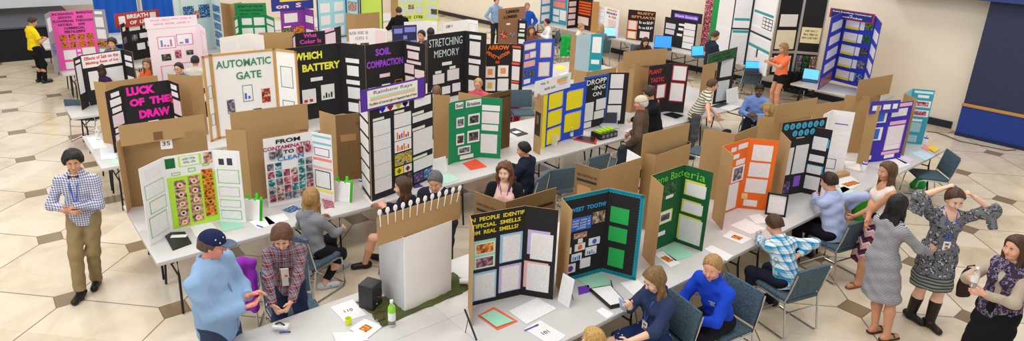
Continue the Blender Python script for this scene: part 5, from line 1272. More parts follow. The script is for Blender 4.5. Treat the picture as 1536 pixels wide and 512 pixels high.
board('tall royal blue trifold board about insect repellents', [(1247, 26), (1268, 17), (1314, 24), (1323, 35)], ('X', 15.25), '2a3ab8', {
    0: [x for j in range(4) for x in (('s', .2, .1 + .19*j, .95, .22 + .19*j),)] + [('f', 'pink', .1, .85, .9, .99)],
    1: [x for j in range(5) for x in (('c', 'f4e020', .1, .1 + .18*j, .55, .23 + .18*j), ('s', .12, .1 + .18*j, .55, .2 + .18*j), ('s', .58, .1 + .18*j, .72, .22 + .18*j), ('f', ['green', 'camo', 'dark', 'grey', 'blue'][j], .74, .1 + .18*j, .98, .2 + .18*j))],
    2: [('s', .2, .15 + .2*j, .9, .28 + .2*j) for j in range(4)]},
    header=(1, -.32, 1.15, 9.84, 10.06, .2, 'a82a4a', [('c', '1e2a78', .04, .1, .96, .9), ('t', 'Insect Repellents Commercial', .5, .28, .18, 'f0f0f4', .86, .02), ('t', 'vs.', .5, .5, .1, 'f0f0f4', .08, .02), ('t', 'Natural Products', .5, .7, .18, 'f0f0f4', .5, .02)], 0, '2a3ab8'))
# ================================================================ people
W_ = lambda s, *c: pattern(s, *c)
def seat(fr, label, dx=0.0, back=True):
    r = fr['root']; f = r.rotation_euler.z; x = r.location.x + math.cos(f)*(-.02 + dx); y = r.location.y + math.sin(f)*(-.02 + dx)
    return chair(x, y, f/D2R, label)
HR = .0068
# the young man in the bow tie
person('young man walking in a checked shirt with bow tie and blue lanyard, khaki trousers', (.2, .05, 0), 243, 1.74, HR, hpx=(110, 243), lf=('px', 146, 427, 0, 8), rf=('px', 122, 447, 0, -4), lh=(.2, -.005, 1.12), rh=(.21, -.065, 1.09), le=(-.4, 1, -.4), re=(-.4, -1, -.4),
       head=(18, 12, 0), skin='tan', hair=('mop', '17120f'), top=('shirt', W_('check', 'dcdce8', '565a86'), 1.0), hem=-.1, bottom=('trousers', '94805c', 1.0), shoes='16161a', extras=[bow_tie('4a2430'), lanyard(badge=None, drop=.2), buttons()],
       ldir=(.3, -.8, -.4), rdir=(.3, .8, -.35))
# the man in the cap
person('older man in light denim jacket and dark starred cap, gesturing with both hands', (1, -2.6, 0), -48, 1.8, HR, hpx=(319, 368), lean=-2, wide=1.2, belly=.07, lf=(.0, .16, 0), rf=(.02, -.15, 0), lh=('px', 371, 444, 1.18), rh=('px', 364, 462, 1.12), le=(-.4, .8, -.7), re=(-.4, -.9, -.6),
       head=(22, 14, 0), skin='pink', hair=('short', '5a463a'), under_cap=True, top=('jacket', '8aa8cc', 1.0), hem=-.24, bottom=('trousers', '3a4258', 1.0), shoes='3a2c22', curl=.3, ldir=(.75, .6, .1), rdir=(.8, .6, .1), lnorm=(.2, -.6, -.7), rnorm=(0, .3, .95),
       extras=[cap('1a2346', dots=True), denim_trim()])
# the boy in plaid
person('boy in a maroon plaid shirt leaning on the nearest table with a white gadget', (1.6, -2.5, 0), 246, 1.62, HR, hpx=(423, 357), wide=.92, lean=16, lh=('px', 431, 480, .83), rh=('px', 411, 482, .83), le=(-.7, .7, -.2), re=(-.7, -.7, -.2), lf=(-.05, .12, 0), rf=(-.1, -.12, 0),
       head=(-4, 30, 0), skin='fair', hair=('mop', '5e3c26'), top=('shirt', W_('plaid', '8a8490', '6a2430', '3a1420', 'c8b8bc'), 1.0), hem=-.12, bottom=('trousers', '23304e', 1.0), shoes='2a2a2c', extras=[buttons(), badge_only], ldir=(.5, -.45, -.6), rdir=(.5, .45, -.6), curl=.5)
# girl with long blond hair from behind
fr = person('girl with very long dark blond hair and grey cardigan, seen from behind', (2.4, -1.5, 0), 22, 1.64, .0085, hpx=(467, 298), sit=True, fem=True, lh=(.3, .16, .78), rh=(.38, -.12, .66), lf=(.46, .06, 0, -10), rf=('px', 487, 433, 0, -40),
       head=(25, 15, 0), skin='fair', hair=('long', 'a07c4a', .6), top=('jumper', '8a8a90', 1.0), bottom=('trousers', '1a1a20', .93), shoes=W_('dots', 'c8ccd0', '2a2a34'), knees=((1, .1, .4), (1, -.05, .4)))
seat(fr, 'patterned blue chair under the girl with very long blond hair')
fr = person('woman with brown hair in a dark purple dress turning at the second row', (3.4, -1.8, 0), 120, 1.64, .009, hpx=(603, 281), sit=True, fem=True, lh=('px', 575, 310, .8), rh=(.42, -.1, .8), lf=('px', 548, 402, 0, 40), rf=(.42, -.12, 0), head=(28, 8, 0), skin='fair',
       hair=('long', '4e3424', .3), top=('jumper', '1e1a2c', .8), bottom=('skirt', '2a1838', .7), shoes='161418')
seat(fr, 'chair under the woman with brown hair behind the spoon board')
fr = person('grey haired man in a dark suit bending behind the row of spoons', (3.8, -2.3, 0), 215, 1.66, .009, hpx=(653, 273), lean=16, lh=(.3, .2, .78), rh=(.3, -.2, .75), head=(10, 25, 0), skin='tan', hair=('short', '5c5a5c'), top=('jacket', '22222a', 1.0), bottom=('trousers', '22222a', 1.0), shoes='121214', jacket='d8d8dc')
fr = person('young woman with long curly brown hair, black jacket and blue lanyard', (4.75, -2.1, 0), 228, 1.68, .0075, hpx=(757, 259), sit=True, fem=True, lh=(.3, .15, .7), rh=(.3, -.15, .7), head=(-14, 4, 0), skin='pale', hair=('curly', '6a4028', .3), top=('tank', 'eec0b8', .3), hem=-.08, bottom=('trousers', '1a1a20', 1.0), shoes='161418',
       extras=[lanyard('3a58b8', badge=None, drop=.16)])
g_ = fr; seat(fr, 'chair under the young woman with long curly hair')
def open_jacket(fr, col):
    rt, P, U, Fw, Y, nb, k = fr['root'], fr['P'], fr['U'], fr['F'], fr['Y'], fr['nb'], fr['k']
    for s_, E_, W2, nm in ((1, fr['LE'], fr['LW'], 0), (-1, fr['RE'], fr['RW'], 0)):
        SH = P + U*.425*k + Y*s_*.165*k
        g = Field(np3(P) - .55, np3(nb) + .45, .012)
        g.add(Cone(SH, E_, .068, .056), .02); g.add(Cone(E_, W2*.9 + E_*.1, .055, .045, cut=1), .02)
        g.add(Cone(nb - U*.04 + Y*s_*.05 - Fw*.01, SH, .07, .068), .03); g.add(Cone(P + Y*s_*.09 - Fw*.02, P + U*.36*k + Y*s_*.085 - Fw*.01, .115, .108, Fw, .95), .04)
        g.clip(tuple(Y*-s_), -.045); V, Q = g.mesh(); arr_mesh('jacket_half', V, Q, cloth(col), rt)
open_jacket(g_, '17161a')
fr = person('boy with black hair in a dark navy jacket seen from behind at the second row', (5.5, -1.6, 0), 112, 1.62, .010, hpx=(785, 225), sit=True, lh=(.32, .18, .78), rh=(.32, -.18, .78), head=(28, 15, 0), skin='tan', hair=('short', '131013'), top=('jacket', '1c2436', 1.0), bottom=('trousers', '1c1c24', 1.0))
seat(fr, 'chair under the boy in the dark navy jacket')
# elderly man and the person reaching
person('elderly man in a brown jacket and pale flat cap seen from behind', (7.7, -1.9, 0), 118, 1.68, .0085, hpx=(961, 155), lh=(.12, .24, .9), rh=(.18, -.2, .95), head=(20, 8, 0), skin='pink', hair=('ring', 'c8c4bc'), top=('jacket', W_('mottle', '5a463a', '50402f', '64523f'), 1.0), hem=-.12, bottom=('trousers', '4a4038', 1.0), shoes='2a2018',
       extras=[cap('cfc6b0', brim=False)])
person('person with short brown hair in a black jacket reaching over the second row', (8.3, -1.5, 0), 142, 1.66, .0095, hpx=(973, 141), lh=('px', 932, 188, .84), rh=(.2, -.18, .95), head=(-5, 22, 0), lean=12, skin='fair', hair=('mop', '3a2820'), top=('jacket', '17181e', 1.0), bottom=('trousers', '1c1c22', 1.0))
person('boy in glasses and a cream and grey striped t-shirt leaning on a chair', (10.2, -1.4, 0), -42, 1.62, .0085, hpx=(1069, 128), lean=24, lh=(.42, .1, .84), rh=('px', 1064, 192, .88), le=(-.3, .6, 0), re=(-.4, -.6, -.2), head=(2, 8, 0), skin='fair', hair=('short', '5a3c28'), top=('shirt', W_('stripe', 'd8d4c0', '6a6a5e', .045), .3), hem=-.1, bottom=('trousers', '55565a', 1.0),
       extras=[glasses()], lf=(-.15, .1, 0), rf=(-.1, -.1, 0))
fr = person('young man with black hair in a light blue shirt sitting beyond the second row', (11.7, -1.5, 0), 205, 1.72, .0095, hpx=(1139, 136), sit=True, lean=12, lh=(.4, .05, .72), rh=(.4, -.1, .72), head=(10, 22, 0), skin='dark', hair=('short', '0e0c0c'), top=('shirt', W_('check', '8aa4dc', '6a88cc'), 1.0), bottom=('trousers', '1c1c24', 1.0))
seat(fr, 'chair under the young man in the light blue shirt')
fr = person('girl with wavy light brown hair bending down in a black top', (10.6, -2.3, 0), 150, 1.6, .0095, hpx=(1152, 166), sit=True, fem=True, lean=38, lh=(.5, .1, .5), rh=(.45, -.15, .5), head=(0, 40, 0), skin='fair', hair=('curly', 'a08050', .2), top=('jumper', '1a1a1e', 1.0), bottom=('trousers', '1a1a20', 1.0))
seat(fr, 'chair under the girl with wavy hair who bends down')
person('woman with long light hair in an orange top and black shorts holding a phone', (14.4, -.5, 0), 150, 1.68, .0095, hpx=(1175, 73), fem=True, lh=('px', 1154, 94, 1.22), rh=('px', 1157, 90, 1.25), head=(0, 18, 0), skin='tan', hair=('long', '9a7850', .3), top=('shirt', 'ff7a50', .35), hem=.0, bottom=('shorts', '16161a', .2), shoes='2a2a2c', sole='sandals')
person('man in a dark navy t-shirt standing by the white poster board', (14.6, 1.4, 0), -25, 1.76, .0095, hpx=(1073, 54), head=(-8, 18, 0), lh=(.25, .12, 1.0), rh=(.28, -.1, 1.0), skin='tan', hair=('short', '4a3a30'), top=('shirt', '222a3a', .35), bottom=('trousers', '2a2a30', 1.0))
# front of the nearest row
fr = person('boy in a pale blue dress shirt seen from behind at the nearest row', (7.9, -5.1, 0), 78, 1.74, .0078, hpx=(1243, 273), sit=True, lean=16, lh=('px', 1218, 290, .79), rh=('px', 1272, 312, .8), le=(-.4, 1, -.2), re=(-.4, -1, -.2), lf=(.4, .12, 0), rf=(.38, -.12, 0), head=(12, 18, 0), skin='fair', hair=('short', '34241c'),
       top=('shirt', 'b4c2ea', 1.0), hem=-.1, bottom=('trousers', '18181e', 1.0), shoes='161618')
seat(fr, 'dark chair under the boy in the pale blue dress shirt', -.02)
fr = person('boy in a turquoise and navy checked shirt leaning over the nearest row', (6.2, -5.1, 0), 76, 1.6, .0078, hpx=(1161, 338), sit=True, lean=26, lh=('px', 1136, 352, .79), rh=('px', 1199, 382, .79), le=(-.5, 1, -.1), re=(-.6, -.9, -.1), lf=(.35, .1, 0), rf=(.3, -.2, 0, 0), head=(5, 30, 0), skin='fair', hair=('short', '4a3020'),
       top=('shirt', W_('plaid', '3aa8d8', 'eef4f8', '16304e', '1a2a44'), 1.0), hem=-.1, bottom=('trousers', '1c2030', 1.0), shoes='16161a')
seat(fr, 'patterned chair under the boy in the turquoise checked shirt')
fr = person('boy with sandy hair in a royal blue jumper, seated with clasped hands', (4.8, -5.1, 0), 172, 1.74, HR, hpx=(1068, 402), sit=True, lean=20, lh=(.42, .0, .62), rh=(.44, -.05, .6), le=(-.1, .8, -.3), re=(-.1, -.8, -.3), lf=(.35, .14, 0), rf=(.3, -.16, 0), head=(22, 14, 0), skin='fair', hair=('short', 'a8824e'),
       extras=[watch], top=('jumper', '1c46c8', .82), hem=-.06, bottom=('trousers', '14161e', 1.0), shoes='1a1a1e', curl=.6)
seat(fr, 'green grey chair under the boy in the royal blue jumper', -.02)
fr = person('girl with long light brown hair in a bun and denim blouse, looking at a phone', (4.2, -4.95, 0), 165, 1.64, HR, hpx=(981, 421), sit=True, fem=True, lh=(.42, .18, .7), rh=('px', 943, 461, .98), le=(-.2, .7, -.7), re=(-.3, -.6, -.6), lf=(.45, .08, 0), rf=(.42, -.08, 0), head=(-4, 30, 0), skin='pale', hair=('long', '7e603c', .36, 'bun'),
       top=('shirt', '2c3a5c', .6), hem=-.02, bottom=('skirt', W_('dots', '1c2c58', 'd8dcec'), .85), shoes='3a2a20', curl=.5, extras=[lanyard('3a68c8', drop=.2)], rdir=(.6, .1, .8))
girl = fr; seat(fr, 'patterned chair under the girl in the denim blouse', -.03)
fr = person('blond child whose head just shows at the bottom edge of the nearest table', (3.1, -5.2, 0), 110, 1.45, .011, hpx=(889, 511), sit=True, lh=(.25, .15, .6), rh=(.25, -.15, .6), head=(0, 10, 0), skin='fair', hair=('short', 'c09858'), top=('shirt', 'c8b0a8', .4), bottom=('trousers', '3a3a48', 1.0))
# right foreground
person('girl in a white tank top and purple chevron skirt seen from behind', (8.1, -5.3, 0), 138, 1.64, .0078, hpx=(1330, 258), fem=True, lh=('px', 1280, 326, .86), rh=('px', 1300, 334, .9), le=(-.4, .7, -.5), re=(-.2, -1, -.4), lf=('px', 1285, 430, 0, 25), rf=('px', 1304, 417, 0, 0), head=(10, 8, 0), skin='tan', hair=('long', '5c4228', .5),
       top=('tank', 'e8dcd4', .0), hem=.1, bottom=('skirt', W_('chevron', 'd8a8a8', '5a2c4e', 'f0d8d4', '3a1e3c'), .58), shoes='8a4a3a', sole='sandals')
person('woman with long black hair in a black and white striped dress, seen from the side', (7.0, -5.95, 0), -22, 1.62, .0075, hpx=(1347, 309), fem=True, lh=(.36, .08, 1.02), rh=('px', 1396, 378, 1.0), le=(-.4, .7, -.6), re=(-.4, -.7, -.6), lf=('px', 1310, 499, 0, 0), rf=('px', 1328, 511, 0, 0), head=(6, 8, 0), skin='tan', hair=('long', '141012', .42),
       top=('dress_v', W_('stripe', 'b8b8be', '5a5a64', .014), .95), bottom=('skirt', W_('stripe', 'b8b8be', '5a5a64', .014), .45), shoes='3a2018', sole='sandals', rdir=(.9, .3, .2), curl=.6)
person('woman in a grey floral dress and tall dark boots with both hands behind her head', (7.65, -6.1, 0), 222, 1.68, HR, hpx=(1432, 300), fem=True, lh=('px', 1462, 296, 1.58), rh=('px', 1414, 283, 1.63), le=(.15, 1, -.15), re=(.1, -1, -.1), lf=('px', 1392, 490, 0, 15), rf=('px', 1364, 477, 0, 25), head=(0, 20, 4), skin='pale', hair=('bun', '4a3024'),
       top=('dress_v', W_('floral', '73747c', '2c2c38', 'b8b8c0'), .45), bottom=('skirt', W_('floral', '73747c', '2c2c38', 'b8b8c0'), .42), shoes='1e1614', sole='boots', band=(.16, W_('stripe', '7a8a84', '4a3a38', .035)), extras=[lanyard('3a68d0', drop=.22), bell_sleeves(W_('floral', '7a7c80', '3c3f44', 'a8aaa8'))], curl=.5)
posew = PEOPLE[-1][1]
person('woman with brown hair in a patterned scarf and beige sleeves holding a bottle', (6.9, -6.9, 0), 160, 1.64, .0075, hpx=(1523, 373), fem=True, lh=(.34, .05, 1.1), rh=(.33, -.12, 1.18), le=(-.4, .7, -.8), re=(-.4, -.7, -.8), lf=(.05, .12, 0), rf=(-.1, -.1, 0), head=(-6, 6, 0), skin='fair', hair=('long', '4a3022', .25),
       top=('jumper', 'b8a896', 1.0), hem=-.05, vest=(W_('floral', '3a3046', '8a7e96', '241e2e'), -.1), bottom=('skirt', '121216', .5), shoes='141416')
botw = PEOPLE[-1][1]
# the far rows
person('person in a yellow top and black trousers standing by the pink marigold board', (.7, 11, 0), 20, 1.7, .0095, hpx=(49, 33), fem=True, lh=(.22, .1, 1.1), rh=(.24, -.08, 1.1), lf=(.02, .1, 0), rf=(.05, -.12, 0), head=(-10, 28, 0), skin='tan', hair=('short', '3a2a20'), top=('shirt', 'f2d41a', .35), bottom=('trousers', '141418', 1.0))
fr = person('woman with curly dark brown hair in a purple coat at the salt board', (1.5, 6.6, 0), 45, 1.5, .0105, hpx=(151, 104), fem=True, lh=(.3, .1, .85), rh=(.3, -.15, .85), head=(0, 10, 0), skin='fair', hair=('curly', '3c2620', .2), top=('coat', '3a2046', 1.0), hem=-.2, bottom=('trousers', '2a2440', 1.0))
far = [
 ('boy with brown hair peering over the salt board', (168, 65), 240, 'mop', '3a2a22', '6a6a72', 'fair', False), ('woman with light brown hair in an orange top and dark cardigan', (221, 97), 235, 'long', '7a5a3a', 'e86a3a', 'fair', True),
 ('dark haired child in glasses looking over a brown board', (268, 103), 225, 'short', '2a1e1a', '5a6a8a', 'fair', False), ('boy with dark hair looking away beside the pink outlined board', (293, 92), 60, 'short', '2a2220', 'd8d0c0', 'tan', False),
 ('person with dark hair low behind the stretching memory board', (632, 54), 210, 'short', '1c1616', '3a3a48', 'tan', False), ('second dark head behind the stretching memory board', (646, 50), 60, 'short', '2a1e1a', '4a4a50', 'fair', False),
 ('curly haired child beside the narrow black label board', (797, 46), 240, 'curly', '6a4a30', '8a5a4a', 'fair', False), ('young man with dark hair in a white shirt by the teal board', (820, 34), 150, 'short', '2a1e1c', 'f0eef0', 'pink', False),
 ('blond child in a cream shirt beside the green jacket', (872, 41), -60, 'short', 'a88a5a', 'e8e4c8', 'fair', False), ('girl with long blond hair in a grey top seen from behind', (901, 42), 60, 'long', 'b89a62', '8a8a8e', 'fair', True),
 ('person with dark hair bent low behind the tall brown board back', (968, 63), 235, 'long', '2c1e1a', '4a3a3a', 'fair', True), ('blond child with glasses below the stretching memory board', (717, 127), 215, 'short', 'c09a68', 'd85a6a', 'fair', False),
 ('child with light brown hair left of the soil erosion board', (655, 138), 50, 'short', '7a5a44', '8a8a94', 'fair', False)]
for lb, px_, fc, hs_, hc_, tc_, sk_, fm_ in far:
    up = any(w in lb for w in ('over a brown board', 'beside the pink outlined', 'behind the stretching', 'peering over the salt'))
    fr = person(lb, (0, 0, 0), fc, (1.8 if 'behind the stretching' in lb else 1.5) if up else 1.6, .0125, hpx=px_, sit=not up, fem=fm_, lean=8 if 'bent' not in lb else 30, lh=(.3, .15, .76), rh=(.3, -.15, .76), head=(0, 8 if 'bent' not in lb else 35, 0), skin=sk_, hair=(hs_, hc_, .2), top=('shirt', tc_, 1.0), bottom=('trousers', '24242c', 1.0), extras=[glasses()] if 'glasses' in lb else [])
    if not up: seat(fr, 'chair under the ' + lb.split(' in ')[0].split(' looking')[0].split(' behind')[0].split(' beside')[0].split(' by ')[0].split(' below')[0].split(' left of')[0] + (' by the stretching memory board' if 'dark h' in lb and 'stretching' in lb else ''))
person('man in a dark suit seen from behind beside the lime patchwork board', (9.6, 8.7, 0), 62, 1.76, .0115, hpx=(598, 17), lh=(.25, .2, 1.1), rh=(.3, -.2, 1.1), head=(20, 10, 0), skin='fair', hair=('short', '4a2e20'), top=('jacket', '14161c', 1.0), bottom=('trousers', '14161c', 1.0))
person('boy in a light blue shirt and dark vest left of the limber lumber board', (13.6, 9.2, 0), 250, 1.74, .0115, hpx=(745, 2), lh=(.12, .2, .95), rh=(.12, -.2, .95), head=(10, 10, 0), skin='fair', hair=('short', '3a2a24'), top=('shirt', '8aa8cc', 1.0), bottom=('trousers', '2a2c38', 1.0))
person('person in a royal blue and white jacket right of the limber lumber board', (13.8, 7.8, 0), 235, 1.7, .0115, hpx=(791, 10), lh=(.12, .2, .95), rh=(.12, -.2, .95), head=(10, 10, 0), skin='pink', hair=('short', '9a7a5a'), top=('jacket', '2058c8', 1.0), bottom=('trousers', '2a2c38', 1.0), jacket='f0f0f4')
# ================================================================ things on the tables
PW = page_mat(); TZ = .743
def label_on(o, q, th, col='f2f0f2', fr=(.3, .62, .8, .85)):
    xs = [p.x for p in q]; ys = [p.y for p in q]; x0, x1, y0, y1 = min(xs), max(xs), min(ys), max(ys); w_, h_ = x1-x0, y1-y0
    mb = MB(); mb.box((x0 + w_*fr[0], y0 + h_*fr[1], th), (x0 + w_*fr[2], y0 + h_*fr[3], th + .0015)); return mb.build('title_label', mat(col), o)
def pic_on(kind, fr=(.3, .3, .7, .7)):
    def g(o, q, th):
        r = label_on(o, q, th, 'f2f0f2', fr); r.name = 'leaf_picture'; r.data.materials.clear(); r.data.materials.append(photo_mat(kind))
        for f_ in r.data.polygons:
            for li in f_.loop_indices: v = r.data.vertices[r.data.loops[li].vertex_index].co; r.data.uv_layers[0].data[li].uv = (v.x*2, v.y*2)
    return g
def num_on(s_, sz=.045, fr=(.5, .5)):
    def g(o, q, th):
        me = text_mesh(s_, sz, None, 0); me.materials.clear(); me.materials.append(mat('3a3a44')); t = bpy.data.objects.new('number', me); COL.objects.link(t); t.parent = o; t.location = (0, 0, th + .002); t.rotation_euler = (-PI/2, 0, -.1)
    return g
G1 = None
# nearest row
paper('white sheet with the number 110 by the dark plaid shirt', [(495, 461.5), (529, 449.5), (550, 473), (516.5, 483)], extra=num_on('110'))
paper('white sheet with autumn leaf picture beside the green bottle', [(524, 494), (546.5, 478.5), (574, 490), (550, 509)], z=.746, extra=pic_on('orange'))
paper('blank white sheet at the bottom edge below the leaf sheet', [(499, 500), (544, 498), (553, 511), (505, 515)], z=.75, m_=mat('f2f0f0'))
paper('mint green form on an orange folder at the foot of the yellow lettered board', [(721, 474), (741, 465), (771, 482), (745, 491)], z=.749, m_=page_mat('a3dcc0'))
paper('orange folder under the mint green form', [(716, 474), (741, 461), (777, 482.5), (746, 496)], m_=mat('e8643a'), cat='folder', name='paper_folder')
paper('loose pile of white sheets before the yellow lettered board', [(763, 468), (805, 448), (835, 464), (790, 487.5)], th=.008)
paper('white sheet with the number 101 near the blond child', [(786, 494), (810, 481), (849, 504), (828, 520)], extra=num_on('101'))
paper('mint green form in front of the teal bordered board', [(865.5, 419), (900, 409), (918, 425), (885.5, 434)], m_=page_mat('a3dcc0'))
paper('purple folder beside the standing white card', [(867, 431), (883, 428), (886, 438), (868, 443)], m_=mat('6a2fb0'), cat='folder', name='paper_folder')
paper('small white card near the table edge below the ring binder', [(894, 466.5), (904, 461.5), (921, 471.5), (910.5, 479)], m_=mat('f4f2f2'))
paper('white printed sheet right of the ring binder', [(930, 425), (955, 419), (975, 436), (950, 444)])
paper('glossy page with autumn picture left of the green bacteria board', [(981, 382), (995, 377), (1021, 395), (1006, 402)], extra=pic_on('orange'))
paper('mint green form in front of the green bacteria board', [(990, 373), (1018, 365), (1042, 384), (1013, 392)], m_=page_mat('a3dcc0'))
paper('white printed sheet right of the green bacteria board', [(1056, 374), (1067, 368), (1100, 384), (1090, 392)])
paper('white sheet with orange leaf picture left of the turquoise checked shirt', [(1083, 355), (1095.5, 346), (1128, 358.5), (1113, 367)], extra=pic_on('orange'))
paper('two white printed sheets in front of the orange board', [(1095.5, 338.5), (1118, 328.5), (1150, 343.5), (1125.5, 352)])
paper('white sheet behind the leaf sheet at the foot of the orange board', [(1122, 324), (1140, 321), (1152, 333), (1134, 337)])
paper('white printed sheets right of the pale blue shirt', [(1254, 270), (1276, 264), (1292, 276), (1264, 290)], extra=pic_on('orange', (.4, .3, .8, .6)))
paper('mint form under the printed sheets right of the pale blue shirt', [(1254, 284), (1266, 280), (1282, 287), (1268, 293)], m_=page_mat('c8ece0'))
paper('white sheet with sketch at the foot of the white board', [(1266, 241), (1289, 243), (1291, 257), (1268, 252)])
paper('white printed sheet right of the long haired girl', [(1326, 240), (1342, 236), (1366, 247), (1345, 254)])
paper('lilac printed sheet in front of the royal blue board', [(1340, 236), (1356, 233), (1372, 241), (1358, 246)], m_=page_mat('dcd0e8'))
paper('pale blue folder in front of the teal board', [(1366, 230), (1380, 226), (1403, 234), (1388, 241)], m_=mat('c8dcec'), cat='folder', name='paper_folder')
paper('yellow card at the right end of the nearest row', [(1390, 222), (1396, 218.5), (1410, 224), (1402, 229)], m_=mat('f4c83a'), z=.75, th=.006)
paper('pink card partly under the yellow card', [(1381, 221), (1388, 217.5), (1399, 220), (1392, 227)], m_=mat('f09a9a'), th=.006)
def binder(label, pts, open_=True):
    o = paper(label, pts, m_=mat('1c1e22', .35), cat='binder', name='ring_binder', th=.03 if open_ else .012)
    return o
b1 = binder('black ring binder holding white pages beside the girl in denim', [(884, 436.5), (915.5, 431.5), (940, 459), (915.5, 464.5)])
q = MB(); vs = [v.co for v in b1.data.vertices][:4]; cc = sum((Vector(v) for v in vs), Vector())/4
q.face([(cc + (Vector(v) - cc)*.9 + Vector((0, 0, .004))) for v in vs], 0, [(v.x, v.y) for v in vs]); q.build('white_page', page_mat(), b1)
b2 = binder('black binder with white label at the left end of the second row', [(245, 350.5), (277.5, 349), (287.5, 366), (259, 376.5)], False)
label_on(b2, [Vector(v.co) for v in list(b2.data.vertices)[:4]], .013, fr=(.3, .66, .75, .82))
def standing(label, a, b, h, col='white', items=(), frame=None, cat='sign', name='table_sign', tilt=-10, back='f2f0f0', z=.743):
    A, B = at(a[0], a[1], z), at(b[0], b[1], z); c = (A + B)/2
    r = empty(name, (c.x, c.y, z), 0, label, cat)
    o = panel(r, A.to_2d(), B.to_2d(), z, z + h, col, items, back, 'sign_panel', th=.004, tilt=tilt)
    L = (B - A).length; d = (B - A).normalized(); nn = Vector((-d.y, d.x, 0))
    mb = MB(); k = math.tan(10*D2R)*h
    mb.tube([nn*(k*.9) + Vector((0, 0, h*.8)), nn*(k + .09) + Vector((0, 0, .003))], .004, 6); mb.build('easel_leg', mat('dgrey'), r)
    if frame:
        mb = MB(); w = .022
        for p, q_ in (((0, 0), (w, h)), ((L-w, 0), (L, h)), ((0, h-w), (L, h)), ((0, 0), (L, w))): mb.box((p[0], -.012, p[1]), (q_[0], .008, q_[1]))
        mb.build('picture_frame', mat(frame, .3), o)
    return r
standing('black framed white notice standing before the orange board', (1147, 321), (1178, 326), .29, 'f4f4f4', [('w', .15, .12, .85, .9)], '1a1a1e', 'picture frame', 'standing_frame')
standing('white folded card standing left of the ring binder', (836, 452), (853, 463), .30, 'f0eef2', [('w', .1, .1, .9, .9)])
standing('white printed sheet standing right of the tall rainbow board', (651, 264), (671, 258), .24, 'f4f2f2', [('w', .1, .08, .9, .95)])
standing('white sheet standing on the second row by the striped boy', (1090, 156), (1107, 151), .3, 'f4f2f2', [('w', .1, .08, .9, .95)])
standing('white crumpled paper sign by the royal blue board', (822, 215), (834, 222), .2, 'f2f0ee')
def green_stand(label, a, b):
    r = standing(label, a, b, .26, 'f4f4f2', [('w', .08, .06, .92, .95), ('c', '2a2a2a', .3, .0, .4, .03), ('c', '2a2a2a', .65, .0, .75, .03)], None, 'document stand', 'document_stand')
    p = [c for c in bpy.data.objects if c.parent == r and c.name.startswith('sign_panel')][0]; L = max(v.co.x for v in p.data.vertices)
    mb = MB(); mb.box((-.012, .004, -.002), (L + .03, .016, .27)); mb.box((L*.15, .004, .27), (L*.3, .016, .31)); mb.box((L*.7, .004, .27), (L*.85, .016, .34)); mb.box((L + .0, .004, .0), (L + .03, .016, .3)); mb.build('green_backing', mat('3fd81c', .5), p)
green_stand('bright green document stand right of contaminated to clean board', (499, 300), (524, 304))
green_stand('bright green document stand right of the petri dish board', (366, 329), (389, 332))
# second row flat things
paper('mint green form beside the petri dish board', [(327.5, 331), (357, 329), (366, 341), (335, 348)], m_=page_mat('a3dcc0'))
paper('white printed sheet at the foot of the petri dish board', [(285, 340), (318, 335), (330, 350), (294, 356)])
paper('white printed sheets left of the long haired girl', [(374, 333), (400, 325), (414, 336), (388, 344)])
paper('printed booklet beside the long haired girl', [(396, 326), (426, 320), (434, 330), (404, 338)])
paper('glossy booklet with pink photograph right of the long haired girl', [(480, 297), (489, 296), (504, 311), (493, 315)], extra=pic_on('pink', (.1, .1, .9, .9)))
paper('booklet with blue photograph left of the long haired girl', [(428, 312), (440, 307), (449, 316), (436, 322)], extra=pic_on('blue', (.1, .1, .9, .9)))
paper('white printed sheet under the hand of the woman in purple', [(545, 293), (566, 287), (577, 299), (556, 306)])
paper('glossy booklet with violet picture right of the woman in purple', [(609, 273), (622, 270), (635, 281), (622, 285)], extra=pic_on('violet', (.1, .1, .9, .9)))
paper('mint green form behind the grey haired man', [(650, 264), (672, 258), (690, 270), (668, 276)], m_=page_mat('bfe4d4'))
paper('orange red folder in front of the soil erosion board', [(694, 245.5), (714, 239), (730, 250.5), (706, 255.5)], m_=mat('f0553a'), th=.006, cat='folder', name='paper_folder')
b3 = binder('black folder with white label left of the royal blue board', [(760, 196), (772, 193), (792, 201), (777, 205)], False)
label_on(b3, [Vector(v.co) for v in list(b3.data.vertices)[:4]], .013, fr=(.2, .3, .7, .6))
paper('black tablet lying in front of the plant tastic board', [(994, 172), (1008, 169), (1026, 174), (1014, 178.5)], m_=mat('1a1a1e', .2), th=.01, cat='tablet', name='tablet')
paper('black tablet lying before the black board with pale pages', [(1066, 160), (1083, 154.5), (1093, 156), (1077, 162)], m_=mat('2a3038', .3), th=.01, cat='tablet', name='tablet')
paper('pale printed sheets right of the striped boy', [(1060, 152), (1074, 148), (1084, 154), (1068, 159)])
paper('white sheets along the edge right of the striped boy', [(1080, 162), (1098, 157), (1112, 160), (1094, 167)])
t1 = paper('red edged tray with a black tablet in front of the royal blue board', [(860, 210), (868, 205), (896, 208), (894, 217)], m_=mat('c8402a', .4), th=.02, cat='tray', name='shallow_tray')
q = MB(); vs = [v.co for v in t1.data.vertices][:4]; cc = sum((Vector(v) for v in vs), Vector())/4
q.face([(cc + (Vector(v) - cc)*.82 + Vector((0, 0, .003))) for v in vs]); q.build('dark_inlay', mat('2a2a30', .25), t1)
paper('white printed sheets below the hand in black, second row', [(936, 196), (950, 191), (966, 197), (950, 203)])
